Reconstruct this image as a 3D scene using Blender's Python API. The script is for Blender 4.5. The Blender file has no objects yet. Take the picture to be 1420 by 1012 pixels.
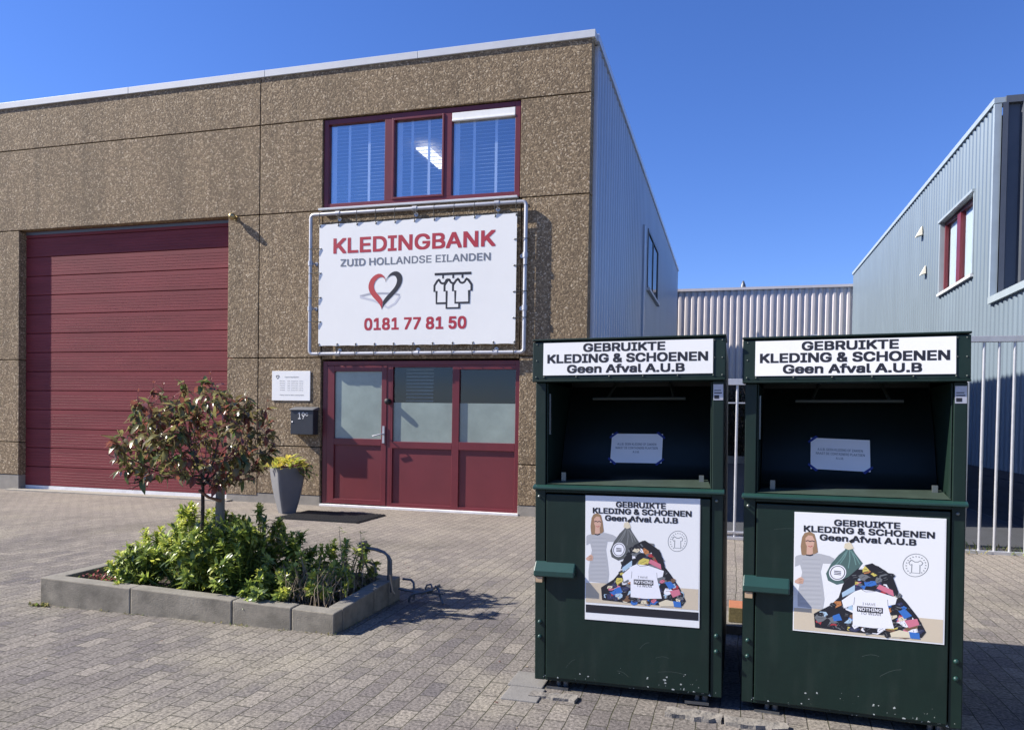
import bpy, bmesh, math, random
import numpy as np
from mathutils import Vector, Matrix
from mathutils.geometry import delaunay_2d_cdt
R = math.radians

# ---------------------------------------------------------------- camera, sky, sun, exposure
scn = bpy.context.scene
COL = scn.collection

yaw, pitch, roll = 0.27726, -0.01913, 0.01598
fwd = Vector((-math.sin(yaw)*math.cos(pitch), math.cos(yaw)*math.cos(pitch), math.sin(pitch)))
rt0 = Vector((math.cos(yaw), math.sin(yaw), 0))
up0 = rt0.cross(fwd)
rt = math.cos(roll)*rt0 + math.sin(roll)*up0
up = -math.sin(roll)*rt0 + math.cos(roll)*up0
cam_d = bpy.data.cameras.new('camera')
cam = bpy.data.objects.new('camera', cam_d)
COL.objects.link(cam)
M = Matrix.Identity(4)
for i in range(3):
    M[i][0] = rt[i]; M[i][1] = up[i]; M[i][2] = -fwd[i]
M[0][3], M[1][3], M[2][3] = 1.855, -10.061, 1.332
cam.matrix_world = M
cam_d.sensor_width = 36
cam_d.lens = 1061.68/1420*36
cam_d.shift_x = -0.0005
cam_d.shift_y = (600.07-506)/1420
cam_d.clip_start = 0.05
cam_d.clip_end = 2000
scn.camera = cam

LIGHT = Vector((1.0, 0.25, -0.80)).normalized()          # direction the sunlight travels
SUN_EL = math.asin(-LIGHT.z)
SUN_ROT = math.atan2(-LIGHT.x, -LIGHT.y)
world = bpy.data.worlds.new('World')
scn.world = world
world.use_nodes = True
wn, wl = world.node_tree.nodes, world.node_tree.links
wn.clear()
sky = wn.new('ShaderNodeTexSky')
sky.sky_type = 'NISHITA'
sky.sun_disc = False
sky.sun_elevation = SUN_EL
sky.sun_rotation = SUN_ROT % (2*math.pi)
sky.air_density = 1.0
sky.dust_density = 0.05
sky.ozone_density = 4.0
hs = wn.new('ShaderNodeHueSaturation')
hs.inputs['Saturation'].default_value = 1.12
gain = wn.new('ShaderNodeMixRGB'); gain.blend_type = 'MULTIPLY'; gain.inputs[0].default_value = 1
gain.inputs[2].default_value = (0.95, 1.02, 1.50, 1)
bg = wn.new('ShaderNodeBackground')
bg.inputs['Strength'].default_value = 0.062
wo = wn.new('ShaderNodeOutputWorld')
wl.new(sky.outputs[0], hs.inputs['Color'])
wl.new(hs.outputs[0], gain.inputs[1])
wl.new(gain.outputs[0], bg.inputs[0])
wl.new(bg.outputs[0], wo.inputs[0])

sun_d = bpy.data.lights.new('sun', 'SUN')
sun_d.energy = 5.0
sun_d.angle = R(0.5)
sun_d.color = (1.0, 0.94, 0.85)
sun = bpy.data.objects.new('sun', sun_d)
COL.objects.link(sun)
sun.rotation_euler = LIGHT.to_track_quat('-Z', 'Y').to_euler()
sun.location = (-20, -10, 25)

scn.view_settings.view_transform = 'Standard'
scn.view_settings.look = 'None'
scn.view_settings.gamma = 1
scn.view_settings.exposure = 1.02
scn.view_settings.use_curve_mapping = False

# ---------------------------------------------------------------- helpers
rnd = random.Random(7)

class MB:
    def __init__(self):
        self.v, self.f, self.m, self.s = [], [], [], []
    def add(self, vs, fs, mat=0, smooth=False):
        o = len(self.v)
        self.v += [tuple(p) for p in vs]
        for f in fs:
            self.f.append([i+o for i in f]); self.m.append(mat); self.s.append(smooth)
    def box(self, x0, x1, y0, y1, z0, z1, mat=0):
        vs = [(x0,y0,z0),(x1,y0,z0),(x1,y1,z0),(x0,y1,z0),(x0,y0,z1),(x1,y0,z1),(x1,y1,z1),(x0,y1,z1)]
        self.add(vs, [(0,3,2,1),(4,5,6,7),(0,1,5,4),(1,2,6,5),(2,3,7,6),(3,0,4,7)], mat)
    def hexa(self, vs, mat=0):
        self.add(vs, [(0,3,2,1),(4,5,6,7),(0,1,5,4),(1,2,6,5),(2,3,7,6),(3,0,4,7)], mat)
    def tube(self, pts, r, n=8, mat=0, caps=True):
        pts = [Vector(p) for p in pts]
        rs = r if isinstance(r, (list, tuple)) else [r]*len(pts)
        vs, fs = [], []
        prev = None
        for i, p in enumerate(pts):
            if i == 0: t = pts[1]-pts[0]
            elif i == len(pts)-1: t = pts[-1]-pts[-2]
            else: t = (pts[i+1]-pts[i]).normalized() + (pts[i]-pts[i-1]).normalized()
            t.normalize()
            if prev is None:
                a = Vector((0,0,1)) if abs(t.z) < .9 else Vector((1,0,0))
                nrm = t.cross(a).normalized()
            else:
                nrm = (prev - t*prev.dot(t)).normalized()
            prev = nrm
            b = t.cross(nrm)
            for k in range(n):
                a = 2*math.pi*k/n
                vs.append(p + rs[i]*(math.cos(a)*nrm + math.sin(a)*b))
        for i in range(len(pts)-1):
            for k in range(n):
                k2 = (k+1) % n
                fs.append((i*n+k, i*n+k2, (i+1)*n+k2, (i+1)*n+k))
        self.add(vs, fs, mat, True)
        if caps:
            o = (len(pts)-1)*n
            self.add(vs[:n], [tuple(range(n))[::-1]], mat)
            self.add(vs[o:], [tuple(range(n))], mat)
    def lathe(self, c, prof, n=20, mat=0, axis='z'):
        vs, fs = [], []
        for (r, h) in prof:
            for k in range(n):
                a = 2*math.pi*k/n
                p = (r*math.cos(a), r*math.sin(a), h)
                if axis == 'y': p = (p[0], p[2], p[1])
                vs.append((c[0]+p[0], c[1]+p[1], c[2]+p[2]))
        for i in range(len(prof)-1):
            for k in range(n):
                k2 = (k+1) % n
                fs.append((i*n+k, i*n+k2, (i+1)*n+k2, (i+1)*n+k))
        self.add(vs, fs, mat, True)
    def build(self, name, mats, parent=None, origin=(0,0,0), bevel=0, loc=None):
        me = bpy.data.meshes.new(name)
        ox, oy, oz = origin
        me.from_pydata([(x-ox, y-oy, z-oz) for x, y, z in self.v], [], self.f)
        if not isinstance(mats, (list, tuple)): mats = [mats]
        for m in mats: me.materials.append(m)
        for i, p in enumerate(me.polygons):
            p.material_index = min(self.m[i], len(mats)-1); p.use_smooth = self.s[i]
        me.update()
        o = bpy.data.objects.new(name, me)
        COL.objects.link(o)
        if parent is not None: o.parent = parent
        if loc is not None: o.location = loc
        elif parent is None: o.location = origin
        if bevel:
            b = o.modifiers.new('bevel', 'BEVEL')
            b.width = bevel; b.segments = 2; b.limit_method = 'ANGLE'; b.angle_limit = R(50)
        return o

def tag(o, label=None, cat=None, group=None, kind=None):
    if label: o['label'] = label
    if cat: o['category'] = cat
    if group: o['group'] = group
    if kind: o['kind'] = kind
    return o

def empty(name, loc=(0,0,0), rot=(0,0,0)):
    o = bpy.data.objects.new(name, None)
    COL.objects.link(o)
    o.location = loc; o.rotation_euler = rot
    o.empty_display_size = 0.2
    return o

# ---- writing: the built-in font turned into flat mesh, fitted to a box
_tc = {}
_font = None
try:
    import os
    _font = bpy.data.fonts.load(os.path.join(bpy.utils.system_resource('DATAFILES'), 'fonts', 'Inter.woff2'))
except Exception:
    _font = None
def text_geo(s, bold, aspect):
    """glyph outlines -> one clean flat sheet (non-zero winding), strokes thickened by shifted copies"""
    key = (s, round(bold,4), round(aspect,3))
    if key in _tc: return _tc[key]
    cu = bpy.data.curves.new('lettering_curve', 'FONT')
    cu.body = s; cu.size = 1.0
    cu.resolution_u = 3
    cu.fill_mode = 'NONE'
    if _font: cu.font = _font
    ob = bpy.data.objects.new('lettering_curve', cu)
    COL.objects.link(ob)
    dg = bpy.context.evaluated_depsgraph_get()
    me = bpy.data.meshes.new_from_object(ob.evaluated_get(dg))
    vs = [tuple(v.co) for v in me.vertices]
    es = [tuple(e.vertices) for e in me.edges]
    bpy.data.objects.remove(ob); bpy.data.curves.remove(cu); bpy.data.meshes.remove(me)
    x0 = min(v[0] for v in vs); x1 = max(v[0] for v in vs)
    y0 = min(v[1] for v in vs); y1 = max(v[1] for v in vs)
    A = aspect                      # work in a space of height 1, width A
    P = [((v[0]-x0)/(x1-x0)*(A-2*bold*1.25), (v[1]-y0)/(y1-y0)*(1-2*bold)) for v in vs]
    # contours: consecutive edges run in outline order
    nxt = {}
    adj = {}
    for p, q in es: adj.setdefault(p, []).append(q); adj.setdefault(q, []).append(p)
    seen, loops = set(), []
    for st in range(len(P)):
        if st in seen or st not in adj: continue
        lp = [st]; seen.add(st)
        cur = st+1 if st+1 in adj[st] else adj[st][0]
        while cur not in seen:
            seen.add(cur); lp.append(cur)
            n_ = [q for q in adj[cur] if q not in seen]
            if not n_: break
            cur = n_[0]
        if len(lp) > 2: loops.append(lp)
    spans = sorted([[min(P[i][0] for i in l), max(P[i][0] for i in l), [l]] for l in loops], key=lambda t: t[0])
    grp = []
    for it in spans:
        if grp and it[0] < grp[-1][1]-1e-6: grp[-1][1] = max(grp[-1][1], it[1]); grp[-1][2] += it[2]
        else: grp.append(it)
    offs = [(0,0)] if not bold else [(-1,-1),(1,-1),(-1,1),(1,1)]
    ov, of = [], []
    for _, _, ll in grp:
        cv, ce, segs = [], [], []
        for (ox, oy) in offs:
            sg = []
            for l in ll:
                k = len(cv)
                pts = [(P[i][0]+bold*1.25*(1+ox), P[i][1]+bold*(1+oy)) for i in l]
                cv += [Vector(p) for p in pts]
                ce += [(k+i, k+(i+1) % len(pts)) for i in range(len(pts))]
                sg += [(*pts[i], *pts[(i+1) % len(pts)]) for i in range(len(pts))]
            segs.append(np.array(sg))
        rv, _, rf, _, _, _ = delaunay_2d_cdt(cv, ce, [], 0, 1e-6)
        R_ = np.array([tuple(v) for v in rv])
        cen_ = np.array([R_[list(f)].mean(0) for f in rf])
        ins = np.zeros(len(rf), bool)
        for sg in segs:
            px, py = cen_[:,0:1], cen_[:,1:2]
            ax, ay, bx, by = sg[:,0], sg[:,1], sg[:,2], sg[:,3]
            cr = (bx-ax)*(py-ay)-(by-ay)*(px-ax)
            w = ((ay <= py) & (by > py) & (cr > 0)).sum(1) - ((ay > py) & (by <= py) & (cr < 0)).sum(1)
            ins |= (w != 0)
        k = len(ov); ov += [(v[0]/A, v[1]) for v in R_]; of += [tuple(i+k for i in f) for f, t in zip(rf, ins) if t]
    _tc[key] = (ov, of)
    return _tc[key]
def put_text(mb, s, mp, u0, u1, v0, v1, layer, mat, bold=0.0, space=1.0):
    o_ = Vector(mp(0,0,layer)); ku = (Vector(mp(1,0,layer))-o_).length; kv = (Vector(mp(0,1,layer))-o_).length
    vs, fs = text_geo(s, bold, (u1-u0)*ku/((v1-v0)*kv))
    mb.add([mp(u0+(u1-u0)*a, v0+(v1-v0)*b, layer) for a, b in vs], fs, mat)
def put_poly(mb, pts, mp, layer, mat):
    mb.add([mp(u, v, layer) for u, v in pts], [tuple(range(len(pts)))], mat)
def put_stroke(mb, pts, w, mp, layer, mat, closed=False):
    n = len(pts)
    L, Rr = [], []
    for i, (x, y) in enumerate(pts):
        if closed: a, b = pts[i-1], pts[(i+1) % n]
        else: a, b = pts[max(i-1, 0)], pts[min(i+1, n-1)]
        dx, dy = b[0]-a[0], b[1]-a[1]
        l = math.hypot(dx, dy) or 1
        nx, ny = -dy/l*w/2, dx/l*w/2
        L.append(mp(x+nx, y+ny, layer)); Rr.append(mp(x-nx, y-ny, layer))
    fs = [(i, i+1, n+i+1, n+i) for i in range(n-1)]
    if closed: fs.append((n-1, 0, n, 2*n-1))
    mb.add(L+Rr, fs, mat)
def circ(cx, cy, rx, ry, n=24, a0=0.0, a1=2*math.pi, end=False):
    k = n+1 if end else n
    return [(cx+rx*math.cos(a0+(a1-a0)*i/n), cy+ry*math.sin(a0+(a1-a0)*i/n)) for i in range(k)]

# ---------------------------------------------------------------- materials
def mat(name, col, rough=0.6, metal=0.0, var=0.0, vscale=6.0, bump=0.0, bscale=60.0, spec=0.5,
        col2=None, trans=0.0, stretch=None):
    m = bpy.data.materials.new(name)
    m.use_nodes = True
    nt = m.node_tree; n, l = nt.nodes, nt.links
    b = n['Principled BSDF']
    b.inputs['Base Color'].default_value = (*col, 1)
    b.inputs['Roughness'].default_value = rough
    b.inputs['Metallic'].default_value = metal
    b.inputs['Specular IOR Level'].default_value = spec
    tc = n.new('ShaderNodeTexCoord')
    src = tc.outputs['Object']
    if stretch:
        mp = n.new('ShaderNodeMapping'); mp.inputs['Scale'].default_value = stretch
        l.new(src, mp.inputs[0]); src = mp.outputs[0]
    if var or col2:
        nz = n.new('ShaderNodeTexNoise'); nz.inputs['Scale'].default_value = vscale
        nz.inputs['Detail'].default_value = 6; nz.inputs['Roughness'].default_value = 0.65
        l.new(src, nz.inputs['Vector'])
        rp = n.new('ShaderNodeValToRGB')
        rp.color_ramp.elements[0].position = 0.3; rp.color_ramp.elements[1].position = 0.7
        c2 = col2 or tuple(c*(1+var) for c in col)
        c1 = col if col2 else tuple(c*(1-var) for c in col)
        rp.color_ramp.elements[0].color = (*c1, 1); rp.color_ramp.elements[1].color = (*c2, 1)
        l.new(nz.outputs[0], rp.inputs[0]); l.new(rp.outputs[0], b.inputs['Base Color'])
    if bump:
        nb = n.new('ShaderNodeTexNoise'); nb.inputs['Scale'].default_value = bscale
        nb.inputs['Detail'].default_value = 4
        l.new(src, nb.inputs['Vector'])
        bp = n.new('ShaderNodeBump'); bp.inputs['Strength'].default_value = bump
        bp.inputs['Distance'].default_value = 0.01
        l.new(nb.outputs[0], bp.inputs['Height']); l.new(bp.outputs[0], b.inputs['Normal'])
    if trans:
        tr = n.new('ShaderNodeBsdfTranslucent'); tr.inputs[0].default_value = (*[min(1, c*1.6) for c in col], 1)
        mx = n.new('ShaderNodeMixShader'); mx.inputs[0].default_value = trans
        out = n['Material Output']
        l.new(b.outputs[0], mx.inputs[1]); l.new(tr.outputs[0], mx.inputs[2]); l.new(mx.outputs[0], out.inputs[0])
    return m

def mat_aggregate(name):
    m = mat(name, (0.217,0.157,0.092), 0.85)
    nt = m.node_tree; n, l = nt.nodes, nt.links
    b = n['Principled BSDF']
    tc = n.new('ShaderNodeTexCoord')
    dist = n.new('ShaderNodeTexNoise'); dist.inputs['Scale'].default_value = 14; dist.inputs['Detail'].default_value = 2
    l.new(tc.outputs['Object'], dist.inputs['Vector'])
    vadd = n.new('ShaderNodeMixRGB'); vadd.blend_type = 'ADD'; vadd.inputs[0].default_value = 0.055
    l.new(tc.outputs['Object'], vadd.inputs[1]); l.new(dist.outputs['Color'], vadd.inputs[2])
    vo = n.new('ShaderNodeTexVoronoi'); vo.inputs['Scale'].default_value = 52
    vo.inputs['Randomness'].default_value = 1
    l.new(vadd.outputs[0], vo.inputs['Vector'])
    sp = n.new('ShaderNodeSeparateColor'); l.new(vo.outputs['Color'], sp.inputs[0])
    rp = n.new('ShaderNodeValToRGB'); cr = rp.color_ramp
    cr.elements[0].position = 0; cr.elements[0].color = (0.144,0.098,0.055,1)
    cr.elements[1].position = 1; cr.elements[1].color = (0.514,0.411,0.278,1)
    for p, c in ((.35,(0.187,0.131,0.073)), (.62,(0.247,0.176,0.099)), (.88,(0.357,0.260,0.150))):
        e = cr.elements.new(p); e.color = (*c, 1)
    l.new(sp.outputs[0], rp.inputs[0])
    # matrix between the pebbles
    gap = n.new('ShaderNodeMapRange'); gap.inputs[1].default_value = .015; gap.inputs[2].default_value = .024
    l.new(vo.outputs['Distance'], gap.inputs[0])
    gap.inputs[1].default_value = .58; gap.inputs[2].default_value = .95
    mx = n.new('ShaderNodeMixRGB'); mx.inputs[2].default_value = (0.147,0.104,0.059,1)
    l.new(gap.outputs[0], mx.inputs[0]); l.new(rp.outputs[0], mx.inputs[1])
    # broad weather tone
    big = n.new('ShaderNodeTexNoise'); big.inputs['Scale'].default_value = 0.9; big.inputs['Detail'].default_value = 5
    mpg = n.new('ShaderNodeMapping'); mpg.inputs['Scale'].default_value = (1.3, 1, .55)
    l.new(tc.outputs['Object'], mpg.inputs[0]); l.new(mpg.outputs[0], big.inputs['Vector'])
    mr = n.new('ShaderNodeMapRange'); mr.inputs[1].default_value = .3; mr.inputs[2].default_value = .7
    mr.inputs[3].default_value = .86; mr.inputs[4].default_value = 1.12
    l.new(big.outputs[0], mr.inputs[0])
    mu = n.new('ShaderNodeMixRGB'); mu.blend_type = 'MULTIPLY'; mu.inputs[0].default_value = 1
    l.new(mx.outputs[0], mu.inputs[1]); l.new(mr.outputs[0], mu.inputs[2])
    stn = n.new('ShaderNodeTexNoise'); stn.inputs['Scale'].default_value = 1; stn.inputs['Detail'].default_value = 5
    mps_ = n.new('ShaderNodeMapping'); mps_.inputs['Scale'].default_value = (5.5, 1, .32)
    l.new(tc.outputs['Object'], mps_.inputs[0]); l.new(mps_.outputs[0], stn.inputs['Vector'])
    sr = n.new('ShaderNodeMapRange'); sr.inputs[1].default_value = .48; sr.inputs[2].default_value = .75
    sr.inputs[3].default_value = 1.0; sr.inputs[4].default_value = .74
    l.new(stn.outputs[0], sr.inputs[0])
    mu2 = n.new('ShaderNodeMixRGB'); mu2.blend_type = 'MULTIPLY'; mu2.inputs[0].default_value = 1
    l.new(mu.outputs[0], mu2.inputs[1]); l.new(sr.outputs[0], mu2.inputs[2])
    l.new(mu2.outputs[0], b.inputs['Base Color'])
    inv = n.new('ShaderNodeMath'); inv.operation = 'SUBTRACT'; inv.inputs[0].default_value = 1
    l.new(vo.outputs['Distance'], inv.inputs[1])
    bp = n.new('ShaderNodeBump'); bp.inputs['Strength'].default_value = .32; bp.inputs['Distance'].default_value = .010
    l.new(inv.outputs[0], bp.inputs['Height']); l.new(bp.outputs[0], b.inputs['Normal'])
    return m

def mat_pavers(name):
    m = mat(name, (0.294,0.270,0.247), 0.9, spec=.25)
    nt = m.node_tree; n, l = nt.nodes, nt.links
    b = n['Principled BSDF']
    tc = n.new('ShaderNodeTexCoord')
    # slight waviness so that courses are not ruler-straight
    wob = n.new('ShaderNodeTexNoise'); wob.inputs['Scale'].default_value = 1.6; wob.inputs['Detail'].default_value = 3
    l.new(tc.outputs['Object'], wob.inputs['Vector'])
    wa = n.new('ShaderNodeMixRGB'); wa.blend_type = 'ADD'; wa.inputs[0].default_value = .05
    l.new(tc.outputs['Object'], wa.inputs[1]); l.new(wob.outputs['Color'], wa.inputs[2])
    mp = n.new('ShaderNodeMapping'); mp.inputs['Rotation'].default_value = (0, 0, R(90))
    l.new(wa.outputs[0], mp.inputs[0])
    br = n.new('ShaderNodeTexBrick')
    br.inputs['Scale'].default_value = 1
    br.inputs['Brick Width'].default_value = .19; br.inputs['Row Height'].default_value = .093
    br.inputs['Mortar Size'].default_value = .0030; br.inputs['Mortar Smooth'].default_value = .6
    br.inputs['Bias'].default_value = 0
    br.inputs['Color1'].default_value = (0, 0, 0, 1); br.inputs['Color2'].default_value = (1, 1, 1, 1)
    br.inputs['Mortar'].default_value = (.5, .5, .5, 1)
    br.offset = .5
    l.new(mp.outputs[0], br.inputs['Vector'])
    rp = n.new('ShaderNodeValToRGB'); cr = rp.color_ramp
    cr.elements[0].position = 0; cr.elements[0].color = (0.103,0.093,0.092,1)
    cr.elements[1].position = 1; cr.elements[1].color = (0.194,0.173,0.150,1)
    for p, c in ((.3,(0.134,0.119,0.109)), (.7,(0.150,0.135,0.121))):
        e = cr.elements.new(p); e.color = (*c, 1)
    l.new(br.outputs['Color'], rp.inputs[0])
    # sand and wear in big soft patches
    nz = n.new('ShaderNodeTexNoise'); nz.inputs['Scale'].default_value = .9; nz.inputs['Detail'].default_value = 7
    nz.inputs['Roughness'].default_value = .62
    l.new(tc.outputs['Object'], nz.inputs['Vector'])
    mr = n.new('ShaderNodeMapRange'); mr.inputs[1].default_value = .47; mr.inputs[2].default_value = .66
    mr.inputs[4].default_value = .80
    l.new(nz.outputs[0], mr.inputs[0])
    mx = n.new('ShaderNodeMixRGB'); mx.inputs[2].default_value = (0.226,0.204,0.161,1)
    l.new(mr.outputs[0], mx.inputs[0]); l.new(rp.outputs[0], mx.inputs[1])
    # dusty brighter, slightly pink bricks towards the building
    sx = n.new('ShaderNodeSeparateXYZ'); l.new(tc.outputs['Object'], sx.inputs[0])
    gy = n.new('ShaderNodeMapRange'); gy.inputs[1].default_value = -5.0; gy.inputs[2].default_value = -1.5
    gy.inputs[4].default_value = .55
    l.new(sx.outputs[1], gy.inputs[0])
    mx2 = n.new('ShaderNodeMixRGB'); mx2.inputs[2].default_value = (0.257,0.220,0.184,1)
    l.new(gy.outputs[0], mx2.inputs[0]); l.new(mx.outputs[0], mx2.inputs[1])
    sn = n.new('ShaderNodeTexNoise'); sn.inputs['Scale'].default_value = .55; sn.inputs['Detail'].default_value = 8
    sn.inputs['Roughness'].default_value = .7
    sm = n.new('ShaderNodeMapping'); sm.inputs['Location'].default_value = (7.3,2.1,0)
    l.new(tc.outputs['Object'], sm.inputs[0]); l.new(sm.outputs[0], sn.inputs['Vector'])
    sr = n.new('ShaderNodeMapRange'); sr.inputs[1].default_value = .5; sr.inputs[2].default_value = .68
    sr.inputs[3].default_value = 1.06; sr.inputs[4].default_value = .74
    l.new(sn.outputs[0], sr.inputs[0])
    ms = n.new('ShaderNodeMixRGB'); ms.blend_type = 'MULTIPLY'; ms.inputs[0].default_value = 1
    l.new(mx2.outputs[0], ms.inputs[1]); l.new(sr.outputs[0], ms.inputs[2])
    # grain
    fn = n.new('ShaderNodeTexNoise'); fn.inputs['Scale'].default_value = 62; fn.inputs['Detail'].default_value = 4
    l.new(tc.outputs['Object'], fn.inputs['Vector'])
    fr = n.new('ShaderNodeMapRange'); fr.inputs[1].default_value = .3; fr.inputs[2].default_value = .7
    fr.inputs[3].default_value = .50; fr.inputs[4].default_value = 1.50
    l.new(fn.outputs[0], fr.inputs[0])
    mu = n.new('ShaderNodeMixRGB'); mu.blend_type = 'MULTIPLY'; mu.inputs[0].default_value = 1
    l.new(ms.outputs[0], mu.inputs[1]); l.new(fr.outputs[0], mu.inputs[2])
    # joints: dark soil with some moss and sand
    jn = n.new('ShaderNodeTexNoise'); jn.inputs['Scale'].default_value = 3.1; jn.inputs['Detail'].default_value = 3
    l.new(tc.outputs['Object'], jn.inputs['Vector'])
    jr = n.new('ShaderNodeValToRGB'); jr.color_ramp.elements[0].color = (.078,.070,.060,1)
    jr.color_ramp.elements[1].color = (0.158,0.140,0.107,1)
    jr.color_ramp.elements[0].position = .38; jr.color_ramp.elements[1].position = .68
    e = jr.color_ramp.elements.new(.53); e.color = (0.050,0.051,0.027,1)
    l.new(jn.outputs[0], jr.inputs[0])
    mj = n.new('ShaderNodeMixRGB')
    l.new(br.outputs['Fac'], mj.inputs[0]); l.new(mu.outputs[0], mj.inputs[1]); l.new(jr.outputs[0], mj.inputs[2])
    l.new(mj.outputs[0], b.inputs['Base Color'])
    # relief: sunk joints, grain, each brick a little tilted
    hm = n.new('ShaderNodeMath'); hm.operation = 'MULTIPLY_ADD'
    hm.inputs[1].default_value = -1.0
    l.new(br.outputs['Fac'], hm.inputs[0])
    h2 = n.new('ShaderNodeMath'); h2.operation = 'MULTIPLY'; h2.inputs[1].default_value = .45
    l.new(fn.outputs[0], h2.inputs[0]); l.new(h2.outputs[0], hm.inputs[2])
    h3 = n.new('ShaderNodeMath'); h3.operation = 'MULTIPLY_ADD'; h3.inputs[1].default_value = .25
    l.new(br.outputs['Color'], h3.inputs[0]); l.new(hm.outputs[0], h3.inputs[2])
    bp = n.new('ShaderNodeBump'); bp.inputs['Strength'].default_value = .9; bp.inputs['Distance'].default_value = .013
    l.new(h3.outputs[0], bp.inputs['Height']); l.new(bp.outputs[0], b.inputs['Normal'])
    return m

def mat_glass(name, tint=(.8,.85,.9), gloss=.35, rough=.01):
    m = bpy.data.materials.new(name); m.use_nodes = True
    n, l = m.node_tree.nodes, m.node_tree.links
    n.clear()
    out = n.new('ShaderNodeOutputMaterial')
    t = n.new('ShaderNodeBsdfTransparent'); t.inputs[0].default_value = (*tint, 1)
    g = n.new('ShaderNodeBsdfGlossy'); g.inputs['Roughness'].default_value = rough
    g.inputs[0].default_value = (.92,.95,1,1)
    nz = n.new('ShaderNodeTexNoise'); nz.inputs['Scale'].default_value = 1.3
    tc = n.new('ShaderNodeTexCoord'); l.new(tc.outputs['Object'], nz.inputs['Vector'])
    bp = n.new('ShaderNodeBump'); bp.inputs['Strength'].default_value = .06; bp.inputs['Distance'].default_value = .05
    l.new(nz.outputs[0], bp.inputs['Height']); l.new(bp.outputs[0], g.inputs['Normal'])
    mx = n.new('ShaderNodeMixShader'); mx.inputs[0].default_value = gloss
    l.new(t.outputs[0], mx.inputs[1]); l.new(g.outputs[0], mx.inputs[2]); l.new(mx.outputs[0], out.inputs[0])
    return m

def mat_binpaint(name):
    m = mat(name, (.0044,.0165,.0115), .5, var=.22, vscale=3.5, bump=.05, bscale=25, spec=.35)
    nt = m.node_tree; n, l = nt.nodes, nt.links
    b = n['Principled BSDF']
    old = b.inputs['Base Color'].links[0].from_socket
    tc = n.new('ShaderNodeTexCoord')
    # paint chips, mostly along the bottom edge
    nz = n.new('ShaderNodeTexNoise'); nz.inputs['Scale'].default_value = 52; nz.inputs['Detail'].default_value = 6
    l.new(tc.outputs['Object'], nz.inputs['Vector'])
    n2 = n.new('ShaderNodeTexNoise'); n2.inputs['Scale'].default_value = 4.5; n2.inputs['Detail'].default_value = 2
    l.new(tc.outputs['Object'], n2.inputs['Vector'])
    sx = n.new('ShaderNodeSeparateXYZ'); l.new(tc.outputs['Object'], sx.inputs[0])
    mz = n.new('ShaderNodeMapRange'); mz.inputs[1].default_value = .05; mz.inputs[2].default_value = .22
    mz.inputs[3].default_value = .30; mz.inputs[4].default_value = .0
    l.new(sx.outputs[2], mz.inputs[0])
    a1 = n.new('ShaderNodeMath'); a1.operation = 'MULTIPLY'; l.new(mz.outputs[0], a1.inputs[0]); l.new(n2.outputs[0], a1.inputs[1])
    a2 = n.new('ShaderNodeMath'); a2.operation = 'ADD'; l.new(a1.outputs[0], a2.inputs[0]); l.new(nz.outputs[0], a2.inputs[1])
    th = n.new('ShaderNodeMapRange'); th.inputs[1].default_value = .80; th.inputs[2].default_value = .82
    l.new(a2.outputs[0], th.inputs[0])
    # fine dust streaks
    ds = n.new('ShaderNodeTexNoise'); ds.inputs['Scale'].default_value = 7; ds.inputs['Detail'].default_value = 7
    mp = n.new('ShaderNodeMapping'); mp.inputs['Scale'].default_value = (2.5,2.5,.5)
    l.new(tc.outputs['Object'], mp.inputs[0]); l.new(mp.outputs[0], ds.inputs['Vector'])
    dr = n.new('ShaderNodeMapRange'); dr.inputs[1].default_value = .5; dr.inputs[2].default_value = .85; dr.inputs[4].default_value = .13
    l.new(ds.outputs[0], dr.inputs[0])
    m0 = n.new('ShaderNodeMixRGB'); m0.inputs[2].default_value = (.07,.08,.07,1)
    l.new(dr.outputs[0], m0.inputs[0]); l.new(old, m0.inputs[1])
    mx = n.new('ShaderNodeMixRGB'); mx.inputs[2].default_value = (.42,.45,.42,1)
    l.new(th.outputs[0], mx.inputs[0]); l.new(m0.outputs[0], mx.inputs[1])
    l.new(mx.outputs[0], b.inputs['Base Color'])
    return m

MT = {}
MT['agg'] = mat_aggregate('exposed_aggregate_concrete')
MT['pavers'] = mat_pavers('clinker_pavers')
MT['joint'] = mat('joint_filler', (.26,.235,.20), .9)
MT['plinth'] = mat('smooth_concrete', (.27,.245,.205), .85, var=.16, vscale=5, bump=.15, bscale=40)
MT['alu'] = mat('aluminium_trim', (.62,.63,.66), .38, .55, var=.06, vscale=2)
MT['white_alu'] = mat('white_trim', (.56,.57,.58), .5, 0, var=.05, vscale=3)
MT['red'] = mat('dark_red_paint', (.135,.018,.024), .38, var=.12, vscale=3, bump=.03, bscale=30)
MT['redpan'] = mat('dark_red_panel', (.145,.021,.026), .45, var=.10, vscale=2.2, bump=.04, bscale=20)
MT['door'] = mat('garage_door_red', (.185,.034,.038), .62, spec=.25, var=.17, vscale=1.6, stretch=(.5,1,3), bump=.05, bscale=3)
MT['seal'] = mat('white_seal', (.72,.71,.70), .6, var=.12, vscale=6)
MT['dark'] = mat('dark_interior', (.02,.02,.022), .9)
MT['ceil'] = mat('interior_ceiling', (.35,.34,.33), .9)
MT['glass'] = mat_glass('window_glass', (.9,.94,.97), .27)
MT['glass2'] = mat_glass('entrance_glass', (.60,.65,.66), .045)
MT['frost'] = mat('frosted_glass', (.25,.30,.265), .22, var=.22, vscale=1.4, spec=.8)
MT['blind'] = mat('blind_slats', (.80,.82,.85), .5)
MT['tape'] = mat('blind_tape', (.85,.87,.9), .7)
MT['casing'] = mat('blind_casing', (.84,.83,.77), .5, var=.05)
MT['clad'] = mat('blue_grey_cladding', (.35,.40,.48), .38, .25, var=.07, vscale=1.2, stretch=(1,1,.25))
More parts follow.
